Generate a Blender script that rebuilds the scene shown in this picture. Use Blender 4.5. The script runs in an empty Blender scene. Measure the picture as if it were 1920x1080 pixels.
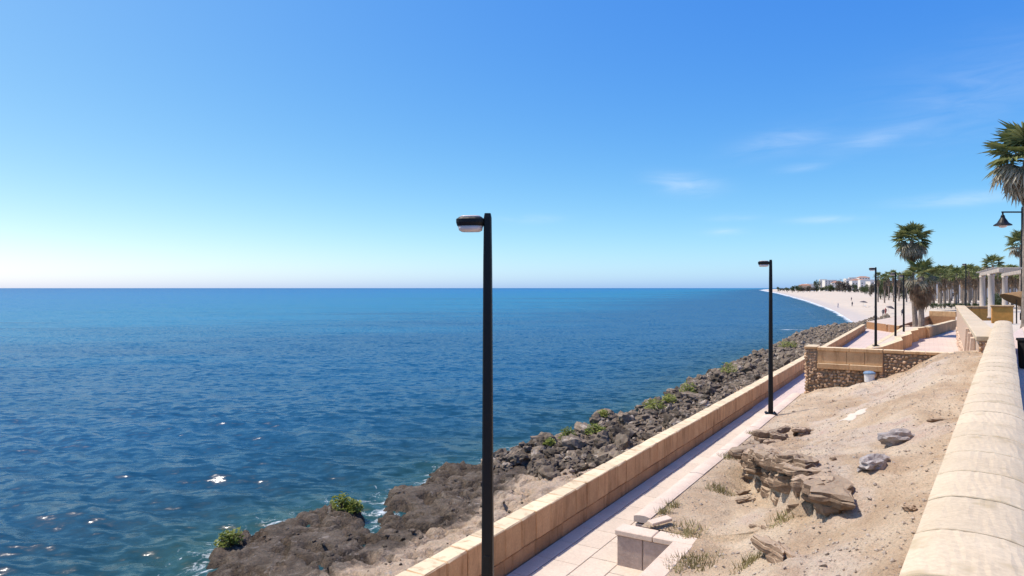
import bpy, bmesh, math, random
import numpy as np
from mathutils import Vector, Matrix, noise as mnoise

random.seed(7)
rng = np.random.default_rng(11)
S = bpy.context.scene
COL = S.collection
R = math.radians
PI = math.pi

# ------------------------------------------------------------------ camera, sky, sun, exposure
CAM_Z = 7.0                      # metres above the sea
cam_d = bpy.data.cameras.new('camera')
cam = bpy.data.objects.new('camera', cam_d); COL.objects.link(cam)
cam.location = (0, 0, CAM_Z); cam.rotation_euler = (R(90), 0, 0)
cam_d.lens = 24; cam_d.sensor_width = 36; cam_d.clip_start = 0.05; cam_d.clip_end = 90000
S.camera = cam

SUN_EL, SUN_AZ = 62.0, -72.0     # azimuth from +Y, negative = towards -X (the sea side)
w = bpy.data.worlds.new('World'); S.world = w; w.use_nodes = True
nt = w.node_tree; nt.nodes.clear()
n_out = nt.nodes.new('ShaderNodeOutputWorld')
n_bg = nt.nodes.new('ShaderNodeBackground'); n_bg.inputs['Strength'].default_value = 0.15
n_sky = nt.nodes.new('ShaderNodeTexSky'); n_sky.sky_type = 'NISHITA'; n_sky.sun_disc = False
n_sky.sun_elevation = R(SUN_EL); n_sky.sun_rotation = R(SUN_AZ)
n_sky.air_density = 0.4; n_sky.dust_density = 1.0; n_sky.ozone_density = 3.0; n_sky.altitude = 0
# thin high wisps of cirrus, placed by direction in the sky
tc = nt.nodes.new('ShaderNodeTexCoord')
def wn(t): return nt.nodes.new(t)
def wmath(op, a, b=None, c=None):
    n = wn('ShaderNodeMath'); n.operation = op
    for i, x in enumerate((a, b, c)):
        if x is None: continue
        if isinstance(x, (int, float)): n.inputs[i].default_value = x
        else: nt.links.new(x, n.inputs[i])
    return n.outputs[0]
# the camera's colour response to the sky, the same for every direction
sc_ = wn('ShaderNodeSeparateColor'); nt.links.new(n_sky.outputs[0], sc_.inputs[0]); cc_ = wn('ShaderNodeCombineColor')
for i_, (a_, g_) in enumerate(((.415, 1.60), (.87, .975), (2.357, .256))):
    nt.links.new(wmath('MULTIPLY', wmath('POWER', sc_.outputs[i_], g_), a_), cc_.inputs[i_])
sep = wn('ShaderNodeSeparateXYZ'); nt.links.new(tc.outputs['Generated'], sep.inputs[0])
# tangent coordinates on the sky: azimuth and elevation
az = wmath('ARCTAN2', sep.outputs[0], sep.outputs[1]); el = wmath('ARCSINE', sep.outputs[2])
cmb = wn('ShaderNodeCombineXYZ')
nt.links.new(wmath('MULTIPLY', az, 6.0), cmb.inputs[0]); nt.links.new(wmath('MULTIPLY', el, 34.0), cmb.inputs[1])
nz = wn('ShaderNodeTexNoise'); nz.inputs['Scale'].default_value = 1.6; nz.inputs['Detail'].default_value = 6
nz.inputs['Distortion'].default_value = 0.8; nz.inputs['Roughness'].default_value = 0.6
nt.links.new(cmb.outputs[0], nz.inputs['Vector'])
total = None
for (a0, e0, ra, re, st, tl) in [(14.2, 8.4, 2.3, 0.75, .5, -.12), (21.4, 11.2, 3.2, .9, .30, .10), (27.9, 10.9, 2.6, .62, .34, .16),
                             (33.6, 6.2, 3.4, .42, .5, 0), (24.7, 5.2, 2.2, .26, .5, 0), (17.2, 4.45, 1.3, .26, .5, 0),
                             (1.1, 5.75, 2.4, .33, .34, 0), (33.5, 12.4, 5.5, 2.4, .12, .2), (38.0, 15.0, 9., 2.6, .08, .1), (18.0, 5.6, 1.8, .25, .25, 0), (55, 12, 9, 2, .4, .1), (-60, 14, 8, 1.5, .35, 0), (23.0, 9.2, 1.6, .33, .3, .05)]:
    da = wmath('SUBTRACT', az, R(a0)); de = wmath('SUBTRACT', wmath('SUBTRACT', el, R(e0)), wmath('MULTIPLY', da, tl))
    q = wmath('ADD', wmath('POWER', wmath('DIVIDE', da, R(ra)), 2.0), wmath('POWER', wmath('DIVIDE', de, R(re)), 2.0))
    g = wmath('MULTIPLY', wmath('EXPONENT', wmath('MULTIPLY', q, -1.0)), st)
    total = g if total is None else wmath('ADD', total, g)
nmask = wmath('MULTIPLY', wmath('SUBTRACT', nz.outputs['Fac'], 0.28), 2.4)
nmask = wmath('MAXIMUM', nmask, 0.0)
cl = wmath('MINIMUM', wmath('MULTIPLY', wmath('MULTIPLY', total, nmask), 0.72), 0.7)
n_mix = wn('ShaderNodeMix'); n_mix.data_type = 'RGBA'
nt.links.new(cl, n_mix.inputs['Factor']); nt.links.new(cc_.outputs[0], n_mix.inputs['A'])
n_mix.inputs['B'].default_value = (3.3, 3.6, 4.0, 1)
nt.links.new(n_mix.outputs['Result'], n_bg.inputs['Color'])
nt.links.new(n_bg.outputs[0], n_out.inputs['Surface'])

sun_d = bpy.data.lights.new('sun', 'SUN'); sun_d.energy = 2.55; sun_d.angle = R(0.53); sun_d.color = (1.0, 0.94, 0.84)
sun = bpy.data.objects.new('sun', sun_d); COL.objects.link(sun)
sdir = Vector((math.sin(R(SUN_AZ)) * math.cos(R(SUN_EL)), math.cos(R(SUN_AZ)) * math.cos(R(SUN_EL)), math.sin(R(SUN_EL))))
sun.rotation_euler = sdir.to_track_quat('Z', 'Y').to_euler()
sun.location = (-30, 20, 60)

S.view_settings.view_transform = 'Standard'; S.view_settings.look = 'None'
S.view_settings.exposure = 0.95; S.view_settings.gamma = 1; S.view_settings.use_curve_mapping = False
S.cycles.max_bounces = 6; S.cycles.sample_clamp_direct = 3.0

# ------------------------------------------------------------------ frames of reference
TH = R(31.43); SN, CS = math.sin(TH), math.cos(TH)        # direction of the walkway (u); v = to its right
TH2 = R(35.97); SN2, CS2 = math.sin(TH2), math.cos(TH2)   # direction of the high parapet (s); a = to its right
def W(u, v, z=0.0): return Vector((u * SN + v * CS, u * CS - v * SN, z))
def UV(x, y): return (x * SN + y * CS, x * CS - y * SN)
def W2(s, a, z=0.0): return Vector((s * SN2 + a * CS2, s * CS2 - a * SN2, z))
FPX = 1280.0
def at(px, py, z):
    """ground plan of a point seen in the photograph, at its real height z"""
    d = FPX * (CAM_Z - z) / (py - 540.0)
    return Vector(((px - 960.0) / FPX * d, d, z))

# ------------------------------------------------------------------ numpy noise
_perm = rng.permutation(256); _perm = np.concatenate([_perm, _perm])
_grad = rng.random(256) * 2 * np.pi
def perlin(x, y):
    xi = np.floor(x).astype(int); yi = np.floor(y).astype(int); xf = x - xi; yf = y - yi
    xi &= 255; yi &= 255
    def g(ix, iy, dx, dy):
        a = _grad[_perm[(_perm[ix & 255] + iy) & 255]]
        return np.cos(a) * dx + np.sin(a) * dy
    uu = xf * xf * xf * (xf * (xf * 6 - 15) + 10); vv = yf * yf * yf * (yf * (yf * 6 - 15) + 10)
    n00 = g(xi, yi, xf, yf); n10 = g(xi + 1, yi, xf - 1, yf); n01 = g(xi, yi + 1, xf, yf - 1); n11 = g(xi + 1, yi + 1, xf - 1, yf - 1)
    return (n00 * (1 - uu) + n10 * uu) * (1 - vv) + (n01 * (1 - uu) + n11 * uu) * vv
def fbm(x, y, oct=4, gain=.5, ridged=False):
    x = np.asarray(x, float); y = np.asarray(y, float)
    t = np.zeros_like(x); a = 1.0
    for k in range(oct):
        n = perlin(x + 17.3 * k, y - 9.1 * k)
        t += a * ((0.35 - np.abs(n)) if ridged else n); a *= gain; x = x * 2.03; y = y * 2.03
    return t
def sstep(a, b, x):
    t = np.clip((np.asarray(x, float) - a) / (b - a), 0, 1); return t * t * (3 - 2 * t)

# ------------------------------------------------------------------ materials
MATS = {}
def lin(c):  # sRGB 0-255 -> linear
    return tuple((v / 255 / 12.92) if v / 255 <= .04045 else ((v / 255 + .055) / 1.055) ** 2.4 for v in c)
class NB:
    def __init__(self, name):
        m = bpy.data.materials.new(name); m.use_nodes = True; self.m = m; self.t = m.node_tree
        self.b = self.t.nodes['Principled BSDF']; self.out = self.t.nodes['Material Output']
    def n(self, t, **kw):
        x = self.t.nodes.new(t)
        for k, v in kw.items(): setattr(x, k, v)
        return x
    def l(self, a, b): self.t.links.new(a, b)
    def math(self, op, a, b=None, clamp=False):
        n = self.n('ShaderNodeMath', operation=op); n.use_clamp = clamp
        for i, x in enumerate((a, b)):
            if x is None: continue
            if isinstance(x, (int, float)): n.inputs[i].default_value = x
            else: self.l(x, n.inputs[i])
        return n.outputs[0]
    def pos(self): return self.n('ShaderNodeNewGeometry').outputs['Position']
    def noise(self, vec, scale, detail=4, rough=.55, dist=0.0, out='Fac'):
        n = self.n('ShaderNodeTexNoise'); n.inputs['Scale'].default_value = scale; n.inputs['Detail'].default_value = detail
        n.inputs['Roughness'].default_value = rough; n.inputs['Distortion'].default_value = dist
        self.l(vec, n.inputs['Vector']); return n.outputs[out]
    def ramp(self, fac, stops):
        r = self.n('ShaderNodeValToRGB'); e = r.color_ramp.elements
        while len(e) < len(stops): e.new(0.5)
        for i, (p, c) in enumerate(stops): e[i].position = p; e[i].color = (*c, 1) if len(c) == 3 else c
        self.l(fac, r.inputs[0]); return r.outputs[0]
    def mix(self, fac, a, b, blend='MIX'):
        n = self.n('ShaderNodeMix', data_type='RGBA', blend_type=blend)
        for k, x in (('Factor', fac), ('A', a), ('B', b)):
            i = n.inputs[k] if k == 'Factor' else [q for q in n.inputs if q.name == k and q.type == 'RGBA'][0]
            if isinstance(x, (int, float)): i.default_value = x
            elif isinstance(x, tuple): i.default_value = (*x, 1)
            else: self.l(x, i)
        return n.outputs['Result']
    def bump(self, h, strength=.4, dist=.02):
        n = self.n('ShaderNodeBump'); n.inputs['Strength'].default_value = strength; n.inputs['Distance'].default_value = dist
        self.l(h, n.inputs['Height']); self.l(n.outputs[0], self.b.inputs['Normal'])
    def attr(self, name):
        return self.n('ShaderNodeAttribute', attribute_name=name).outputs['Fac']

def mat_stone(name, c1, c2, scale=3.0, fine=40.0, rough=.85, bump=.35, bdist=.01, vary=.12, top=None, spots=None):
    """two-tone weathered stone, each piece a little different; top = paler tone painted on upward faces, standing for sunlit tops over shaded sides"""
    k = NB(name); p = k.pos()
    col = k.ramp(k.noise(p, scale, 5, .6), [(.3, c1), (.7, c2)])
    f = k.noise(p, fine, 3, .7)
    col = k.mix(.35, col, k.ramp(f, [(.25, (.35, .35, .35)), (.75, (1, 1, 1))]), 'MULTIPLY') if False else k.mix(1.0, col, k.ramp(f, [(.2, (.8, .8, .8)), (.8, (1.12, 1.12, 1.12))]), 'MULTIPLY')
    if spots:
        sp = k.ramp(k.noise(p, spots[1], 3, .6), [(spots[2], (0, 0, 0)), (spots[2] + .1, (1, 1, 1))])
        col = k.mix(sp, col, spots[0])
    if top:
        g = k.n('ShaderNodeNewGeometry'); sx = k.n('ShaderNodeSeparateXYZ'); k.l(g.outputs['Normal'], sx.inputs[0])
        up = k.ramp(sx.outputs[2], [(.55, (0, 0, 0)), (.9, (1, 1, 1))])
        col = k.mix(up, col, k.ramp(k.noise(p, scale * 1.7, 4), [(.3, top), (.75, tuple(x * .86 for x in top))]))  # sunlit-top tone put into the colour by face direction
    if name.startswith('sandstone'):                     # run-off stains down the faces
        mp = k.n('ShaderNodeMapping'); mp.inputs['Scale'].default_value = (5.5, 5.5, .9); k.l(p, mp.inputs[0])
        stn = k.ramp(k.noise(mp.outputs[0], 1.0, 5, .65), [(.52, (1, 1, 1)), (.72, (.62, .56, .50))])
        col = k.mix(1.0, col, stn, 'MULTIPLY')
    oi = k.n('ShaderNodeObjectInfo')
    v = k.math('ADD', k.math('MULTIPLY', oi.outputs['Random'], 2 * vary), 1 - vary)
    vc = k.n('ShaderNodeCombineXYZ'); [k.l(v, vc.inputs[i]) for i in range(3)]
    col = k.mix(1.0, col, vc.outputs[0], 'MULTIPLY')
    k.l(col, k.b.inputs['Base Color']); k.b.inputs['Roughness'].default_value = rough
    k.b.inputs['Specular IOR Level'].default_value = .25
    if bump: k.bump(k.noise(p, fine * .6, 6, .65), bump, bdist)
    MATS[name] = k.m; return k.m

def mat_plain(name, c, rough=.6, spec=.4, metal=0.0, vary=.1, scale=8):
    k = NB(name); p = k.pos()
    col = k.ramp(k.noise(p, scale, 4), [(.3, tuple(x * (1 - vary) for x in c)), (.7, tuple(x * (1 + vary) for x in c))])
    k.l(col, k.b.inputs['Base Color']); k.b.inputs['Roughness'].default_value = rough
    k.b.inputs['Specular IOR Level'].default_value = spec; k.b.inputs['Metallic'].default_value = metal
    MATS[name] = k.m; return k.m

def mat_leaf(name, c1, c2, trans=.25, vary=.25):
    k = NB(name); p = k.pos()
    oi = k.n('ShaderNodeObjectInfo')
    f = k.math('ADD', k.math('MULTIPLY', k.noise(p, 2.3, 3), .8), k.math('MULTIPLY', oi.outputs['Random'], vary))
    col = k.ramp(f, [(.3, c1), (.75, c2)])
    k.l(col, k.b.inputs['Base Color']); k.b.inputs['Roughness'].default_value = .5
    k.b.inputs['Specular IOR Level'].default_value = .3
    tr = k.n('ShaderNodeBsdfTranslucent'); k.l(col, tr.inputs['Color'])
    mx = k.n('ShaderNodeMixShader'); mx.inputs[0].default_value = trans
    k.l(k.b.outputs[0], mx.inputs[1]); k.l(tr.outputs[0], mx.inputs[2]); k.l(mx.outputs[0], k.out.inputs['Surface'])
    MATS[name] = k.m; return k.m

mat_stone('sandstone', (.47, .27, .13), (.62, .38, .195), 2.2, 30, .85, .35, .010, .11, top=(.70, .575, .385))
mat_stone('sandstone_plinth', (.41, .225, .105), (.54, .315, .155), 2.5, 30, .9, .4, .01, .10)
mat_stone('coping_cream', (.525, .43, .30), (.58, .485, .35), 2.6, 36, .85, .18, .004, .06, spots=((.43, .35, .23), 3.1, .58))
mat_stone('joint_mortar', (.26, .21, .14), (.34, .28, .19), 8, 40, .95, .5, .01, 0)
mat_stone('pale_stone', (.60, .475, .375), (.67, .55, .445), 3, 30, .85, .25, .006, .05)
mat_stone('paving', (.565, .475, .375), (.64, .545, .435), 1.2, 26, .8, .15, .004, .06)
mat_stone('block_brown', (.40, .315, .265), (.50, .40, .34), 3, 20, .9, .6, .02, .12)
mat_stone('rubble', (.34, .21, .125), (.56, .385, .245), 5, 24, .95, .7, .02, .45)
mat_stone('mortar', (.28, .19, .12), (.36, .25, .165), 8, 40, .95, .8, .02, 0)
mat_stone('pink_rubble', (.55, .40, .30), (.66, .50, .38), 5, 24, .95, .7, .02, .2)
mat_stone('boulder', (.088, .070, .052), (.215, .172, .128), 2.4, 16, .95, .9, .04, .50, spots=((.30, .26, .215), 1.7, .58))
mat_stone('ledge_rock', (.13, .085, .055), (.29, .205, .14), 3.5, 20, .95, .9, .03, .15, top=(.37, .285, .205))  # dark sides and paler tops: shade and sunlight painted into the colour
mat_stone('grey_rock', (.25, .225, .215), (.46, .42, .40), 6, 34, .95, .9, .03, .1)
mat_stone('pebble', (.30, .24, .19), (.60, .52, .44), 9, 30, .95, 0, .02, .3)
mat_plain('lamp_black', (.004, .0042, .005), .5, .3, 0, .2)
mat_plain('lamp_glass', (.62, .52, .47), .25, .5)
mat_plain('white_plaster', (.70, .66, .61), .8, .2, 0, .08, .3)
mat_plain('column', (.50, .435, .375), .8, .2, 0, .08, 2)
mat_plain('window_dark', (.05, .06, .08), .2, .5)
mat_plain('ochre', (.80, .37, .09), .85, .2, 0, .12, 4)
mat_plain('brick_brown', (.36, .19, .095), .9, .2, 0, .12, 4)
mat_plain('roof_tile', (.35, .19, .13), .9, .2)
mat_plain('bin_white', (.66, .66, .66), .5, .4)
mat_plain('bin_blue', (.15, .24, .36), .5, .4)
mat_plain('thatch', (.26, .16, .08), .95, .1, 0, .3, 12)
mat_plain('umbrella_cloth', (.09, .08, .085), .8, .2)
mat_plain('skin', (.42, .25, .17), .6, .3)
mat_plain('towel', (.7, .66, .6), .8, .2)
mat_plain('trunk', (.27, .22, .18), .95, .1, 0, .3, 6)
mat_plain('wood', (.11, .085, .065), .95, .1, 0, .3, 6)
mat_plain('asphalt_dark', (.02, .02, .022), .7, .3)
mat_plain('sand_light', (.50, .42, .35), .95, .1, 0, .12, 2)
mat_plain('plaster_patch', (.56, .49, .41), .9, .2, 0, .05, 5)
mat_leaf('palm_green', (.085, .115, .035), (.26, .28, .11), .25)
mat_leaf('palm_grey', (.22, .205, .14), (.40, .36, .27), .15)
mat_leaf('palm_dead', (.24, .165, .11), (.44, .32, .22), .08)
mat_leaf('succulent', (.12, .16, .025), (.33, .36, .08), .35)
mat_leaf('tree_green', (.035, .055, .018), (.085, .115, .04), .15)
mat_leaf('tree_brown', (.06, .05, .04), (.13, .11, .085), .1)
mat_leaf('dry_weed', (.20, .17, .07), (.36, .31, .15), .2)

# sandy bank: brown sand, grey gravelly crusts, pinkish streaks
k = NB('sand_bank'); p = k.pos()
mp = k.n('ShaderNodeMapping'); mp.inputs['Scale'].default_value = (1, 1, 1); k.l(p, mp.inputs[0])
base = k.ramp(k.noise(p, .55, 6, .62, .6), [(.34, (.38, .275, .182)), (.5, (.48, .37, .26)), (.66, (.56, .46, .345))])
gr = k.noise(p, 1.1, 6, .65, .4)
base = k.mix(k.math('MULTIPLY', k.attr('crust'), 1.0), base, k.ramp(gr, [(.3, (.40, .295, .215)), (.5, (.53, .44, .345)), (.7, (.46, .345, .28))]))
spk = k.noise(p, 34, 3, .8)
base = k.mix(1.0, base, k.ramp(spk, [(.28, (.62, .60, .58)), (.5, (1, 1, 1)), (.75, (1.22, 1.2, 1.17))]), 'MULTIPLY')
base = k.mix(k.ramp(k.noise(p, 5.5, 4, .7), [(.62, (0, 0, 0)), (.75, (.5, .5, .5))]), base, (.40, .30, .22))
k.l(base, k.b.inputs['Base Color']); k.b.inputs['Roughness'].default_value = .95; k.b.inputs['Specular IOR Level'].default_value = .15
h = k.math('ADD', k.noise(p, 26, 5, .75), k.math('MULTIPLY', k.noise(p, 5, 5, .6), 2.0))
k.bump(h, .85, .05); MATS['sand_bank'] = k.m

# rock shelf: dark wave-cut rock, tan sand towards the wall, salt-white patches
k = NB('rock_shelf'); p = k.pos()
dark = k.ramp(k.noise(p, 1.5, 8, .7, .7), [(.3, (.055, .042, .031)), (.45, (.135, .106, .080)), (.58, (.205, .166, .128)), (.72, (.32, .27, .215))])
tan = k.ramp(k.noise(p, .9, 6, .6, .8), [(.3, (.47, .345, .235)), (.55, (.58, .455, .335)), (.75, (.42, .315, .235))])
fac = k.math('ADD', k.attr('inland'), k.math('MULTIPLY', k.math('SUBTRACT', k.noise(p, .75, 6, .65, 1.0), .5), 1.3))
base = k.mix(k.ramp(fac, [(.38, (0, 0, 0)), (.60, (1, 1, 1))]), dark, tan)
wp = k.ramp(k.noise(p, 1.35, 6, .7, 1.6), [(.61, (0, 0, 0)), (.68, (.8, .8, .8))])
base = k.mix(wp, base, (.50, .45, .41))
wet = k.ramp(k.attr('height'), [(.0, (.35, .33, .32)), (.62, (1, 1, 1))])
base = k.mix(1.0, base, wet, 'MULTIPLY')
base = k.mix(1.0, base, k.ramp(k.noise(p, 15, 4, .75), [(.25, (.6, .6, .6)), (.7, (1.2, 1.2, 1.2))]), 'MULTIPLY')
k.l(base, k.b.inputs['Base Color']); k.b.inputs['Roughness'].default_value = .92; k.b.inputs['Specular IOR Level'].default_value = .2
k.bump(k.math('ADD', k.noise(p, 14, 6, .72), k.math('MULTIPLY', k.noise(p, 3.2, 6, .7), 3.0)), .9, .10); MATS['rock_shelf'] = k.m

# beach sand
k = NB('beach_sand'); p = k.pos()
base = k.ramp(k.noise(p, .05, 5, .6), [(.3, (.49, .425, .35)), (.7, (.55, .485, .405))])
base = k.mix(k.ramp(k.attr('wet'), [(.0, (0, 0, 0)), (1, (1, 1, 1))]), base, (.44, .40, .37))
base = k.mix(1.0, base, k.ramp(k.noise(p, .9, 4, .75), [(.25, (.86, .86, .86)), (.7, (1.06, 1.06, 1.06))]), 'MULTIPLY')
k.l(base, k.b.inputs['Base Color']); k.b.inputs['Roughness'].default_value = .95; k.b.inputs['Specular IOR Level'].default_value = .1
k.bump(k.noise(p, 1.4, 5, .7), .5, .15); MATS['beach_sand'] = k.m

# plaza paving beyond the built tiles
k = NB('plaza_paving'); p = k.pos()
base = k.ramp(k.noise(p, .7, 5), [(.3, (.54, .435, .38)), (.7, (.61, .50, .44))])
br = k.n('ShaderNodeTexBrick'); br.inputs['Scale'].default_value = 1.0; br.inputs['Mortar Size'].default_value = .012
br.inputs['Brick Width'].default_value = .6; br.inputs['Row Height'].default_value = .4
br.inputs['Color1'].default_value = (1, 1, 1, 1); br.inputs['Color2'].default_value = (.94, .94, .94, 1); br.inputs['Mortar'].default_value = (.7, .7, .7, 1)
mp = k.n('ShaderNodeMapping'); mp.inputs['Rotation'].default_value = (0, 0, TH); k.l(p, mp.inputs[0]); k.l(mp.outputs[0], br.inputs[0])
base = k.mix(1.0, base, br.outputs[0], 'MULTIPLY')
k.l(base, k.b.inputs['Base Color']); k.b.inputs['Roughness'].default_value = .85; MATS['plaza_paving'] = k.m

# sea
k = NB('sea_water'); p = k.pos()
dst = k.attr('shore')                                    # metres to the nearest shore
sx = k.n('ShaderNodeSeparateXYZ'); k.l(p, sx.inputs[0])
mp = k.n('ShaderNodeMapping'); mp.inputs['Scale'].default_value = (.35, 1.0, 1); k.l(p, mp.inputs[0])
patch = k.noise(mp.outputs[0], .012, 5, .6, .4)
patch2 = k.noise(mp.outputs[0], .06, 4, .6, .4)
ld = k.math('LOGARITHM', k.math('ADD', k.math('ABSOLUTE', dst), 1.0), 10.0)   # 0..4
t = k.math('ADD', k.math('ADD', k.math('DIVIDE', ld, 4.0), .02), k.math('MULTIPLY', k.math('SUBTRACT', patch, .5), .30))
t = k.math('ADD', t, k.math('MULTIPLY', k.math('SUBTRACT', patch2, .5), .16))
col = k.ramp(t, [(.05, (.017, .060, .064)), (.17, (.009, .048, .082)), (.33, (.006, .064, .140)), (.45, (.005, .074, .165)), (.58, (.003, .140, .262)), (.72, (.003, .128, .295)), (.93, (.003, .098, .255))])
fo_n = k.noise(p, 2.2, 6, .72, 1.2)
near = k.ramp(k.math('DIVIDE', dst, 9.0), [(0.0, (1, 1, 1)), (.10, (.62, .62, .62)), (.32, (.16, .16, .16)), (1.0, (0, 0, 0))])
fm = k.math('MULTIPLY', k.math('ADD', k.math('SUBTRACT', fo_n, .80), k.math('MULTIPLY', near, .325)), 6.0, True)
surf = k.attr('surf')
fm2 = k.math('MULTIPLY', k.math('ADD', k.math('SUBTRACT', k.noise(p, .16, 6, .75, 1.4), .93), k.math('MULTIPLY', surf, .60)), 6.0, True)
fm = k.math('MAXIMUM', fm, fm2)
col = k.mix(fm, col, (.62, .68, .72))
k.l(col, k.b.inputs['Base Color'])
k.l(k.math('ADD', k.math('MULTIPLY', fm, .5), .16), k.b.inputs['Roughness'])
k.b.inputs['IOR'].default_value = 1.33; k.b.inputs['Specular IOR Level'].default_value = .13
# ripples too fine for the mesh: a spread of facet slopes that does not depend on the viewing distance
g = k.n('ShaderNodeNewGeometry')
mp2 = k.n('ShaderNodeMapping'); mp2.inputs['Scale'].default_value = (.55, 1.0, 1); k.l(p, mp2.inputs[0])
def slope(vec, sc, det):
    n = k.n('ShaderNodeTexNoise'); n.inputs['Scale'].default_value = sc; n.inputs['Detail'].default_value = det; n.inputs['Roughness'].default_value = .6
    k.l(vec, n.inputs['Vector'])
    s = k.n('ShaderNodeVectorMath', operation='SUBTRACT'); k.l(n.outputs['Color'], s.inputs[0]); s.inputs[1].default_value = (.5, .5, .5)
    return s.outputs[0]
def vscale(v, f):
    s = k.n('ShaderNodeVectorMath', operation='MULTIPLY'); k.l(v, s.inputs[0])
    s.inputs[1].default_value = f; return s.outputs[0]
def vadd(a, b):
    s = k.n('ShaderNodeVectorMath', operation='ADD'); k.l(a, s.inputs[0]); k.l(b, s.inputs[1]); return s.outputs[0]
nn = vadd(g.outputs['Normal'], vscale(slope(mp2.outputs[0], 2.6, 4), (1.1, 2.0, 0)))
nn = vadd(nn, vscale(slope(mp2.outputs[0], .35, 3), (.35, .6, 0)))
nv = k.n('ShaderNodeVectorMath', operation='NORMALIZE'); k.l(nn, nv.inputs[0]); k.l(nv.outputs[0], k.b.inputs['Normal'])
# sea reflection: facets of a rough sea never reach mirror-like grazing reflectance
df = k.n('ShaderNodeBsdfDiffuse'); k.l(col, df.inputs['Color']); k.l(nv.outputs[0], df.inputs['Normal'])
gl = k.n('ShaderNodeBsdfGlossy'); gl.inputs['Color'].default_value = (1, 1, 1, 1); k.l(k.math('ADD', k.math('MULTIPLY', fm, .5), .19), gl.inputs['Roughness']); k.l(nv.outputs[0], gl.inputs['Normal'])
fr = k.n('ShaderNodeFresnel'); fr.inputs['IOR'].default_value = 1.33; k.l(nv.outputs[0], fr.inputs['Normal'])
fc = k.math('MULTIPLY', k.math('MINIMUM', k.math('MULTIPLY', fr.outputs[0], .54), .26), k.math('SUBTRACT', 1.0, k.math('MULTIPLY', fm, .8)))
mx = k.n('ShaderNodeMixShader'); k.l(fc, mx.inputs[0]); k.l(df.outputs[0], mx.inputs[1]); k.l(gl.outputs[0], mx.inputs[2]); k.l(mx.outputs[0], k.out.inputs['Surface'])
MATS['sea_water'] = k.m

# ------------------------------------------------------------------ mesh and object helpers
def M(n): return MATS[n] if isinstance(n, str) else n
def mesh(name, verts, faces, mat=None, smooth=False):
    me = bpy.data.meshes.new(name)
    if isinstance(verts, np.ndarray) and isinstance(faces, np.ndarray):
        me.vertices.add(len(verts)); me.vertices.foreach_set('co', verts.astype(np.float32).ravel())
        nf, fs = faces.shape
        me.loops.add(nf * fs); me.loops.foreach_set('vertex_index', faces.astype(np.int32).ravel())
        me.polygons.add(nf); me.polygons.foreach_set('loop_start', np.arange(0, nf * fs, fs, dtype=np.int32))
        me.update(calc_edges=True)
    else:
        me.from_pydata([tuple(v) for v in verts], [], [tuple(f) for f in faces]); me.update()
    if mat: me.materials.append(M(mat))
    if smooth: me.polygons.foreach_set('use_smooth', [True] * len(me.polygons))
    return me
def bm_mesh(name, bm, mat=None, smooth=False):
    me = bpy.data.meshes.new(name); bm.to_mesh(me); bm.free()
    if mat: me.materials.append(M(mat))
    if smooth: me.polygons.foreach_set('use_smooth', [True] * len(me.polygons))
    return me
def obj(name, me, parent=None, loc=(0, 0, 0), rot=(0, 0, 0), sc=(1, 1, 1)):
    o = bpy.data.objects.new(name, me); COL.objects.link(o)
    o.location = loc; o.rotation_euler = rot; o.scale = sc
    if parent: o.parent = parent
    return o
def tag(o, label=None, cat=None, group=None, kind=None):
    if label: o['label'] = label
    if cat: o['category'] = cat
    if group: o['group'] = group
    if kind: o['kind'] = kind
    return o
def thing(name, label, cat, loc=(0, 0, 0), rotz=0, group=None):
    o = bpy.data.objects.new(name, None); COL.objects.link(o); o.empty_display_size = .2
    o.location = loc; o.rotation_euler = (0, 0, rotz)
    return tag(o, label, cat, group)
def struct(name, me, **kw): return tag(obj(name, me, **kw), kind='structure')
def set_attr(me, name, vals):
    a = me.attributes.new(name, 'FLOAT', 'POINT'); a.data.foreach_set('value', np.asarray(vals, np.float32).ravel())
def box_bm(x0, x1, y0, y1, z0, z1, bevel=0.0, bm=None):
    bm = bm or bmesh.new()
    r = bmesh.ops.create_cube(bm, size=1)
    for v in r['verts']:
        v.co = Vector((x0 if v.co.x < 0 else x1, y0 if v.co.y < 0 else y1, z0 if v.co.z < 0 else z1))
    if bevel:
        es = list({e for v in r['verts'] for e in v.link_edges})
        bmesh.ops.bevel(bm, geom=es, offset=bevel, segments=1, affect='EDGES')
    return bm
def box(name, x0, x1, y0, y1, z0, z1, mat, bevel=0.0): return bm_mesh(name, box_bm(x0, x1, y0, y1, z0, z1, bevel), mat)
def ring_loft(rings, cap=True):
    """rings: list of lists of points, same count; returns verts, faces"""
    n = len(rings[0]); vs = [p for r in rings for p in r]; fs = []
    for i in range(len(rings) - 1):
        for j in range(n):
            fs.append((i * n + j, i * n + (j + 1) % n, (i + 1) * n + (j + 1) % n, (i + 1) * n + j))
    if cap:
        fs.append(tuple(reversed(range(n)))); fs.append(tuple(range((len(rings) - 1) * n, len(rings) * n)))
    return vs, fs
def lathe(prof, n=16):  # [(r,z)...]
    return ring_loft([[(r * math.cos(2 * PI * j / n), r * math.sin(2 * PI * j / n), z) for j in range(n)] for r, z in prof])
def tube(pts, rad, n=8):
    rings = []
    for i, p in enumerate(pts):
        p = Vector(p); a = Vector(pts[max(i - 1, 0)]); b = Vector(pts[min(i + 1, len(pts) - 1)])
        d = (b - a).normalized(); q = d.to_track_quat('Z', 'Y'); r = rad[i] if isinstance(rad, (list, tuple)) else rad
        rings.append([tuple(p + q @ Vector((r * math.cos(2 * PI * j / n), r * math.sin(2 * PI * j / n), 0))) for j in range(n)])
    return ring_loft(rings)
def join(parts):
    vs, fs = [], []
    for v, f in parts:
        o = len(vs); vs += [tuple(x) for x in v]; fs += [tuple(i + o for i in q) for q in f]
    return vs, fs
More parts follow.
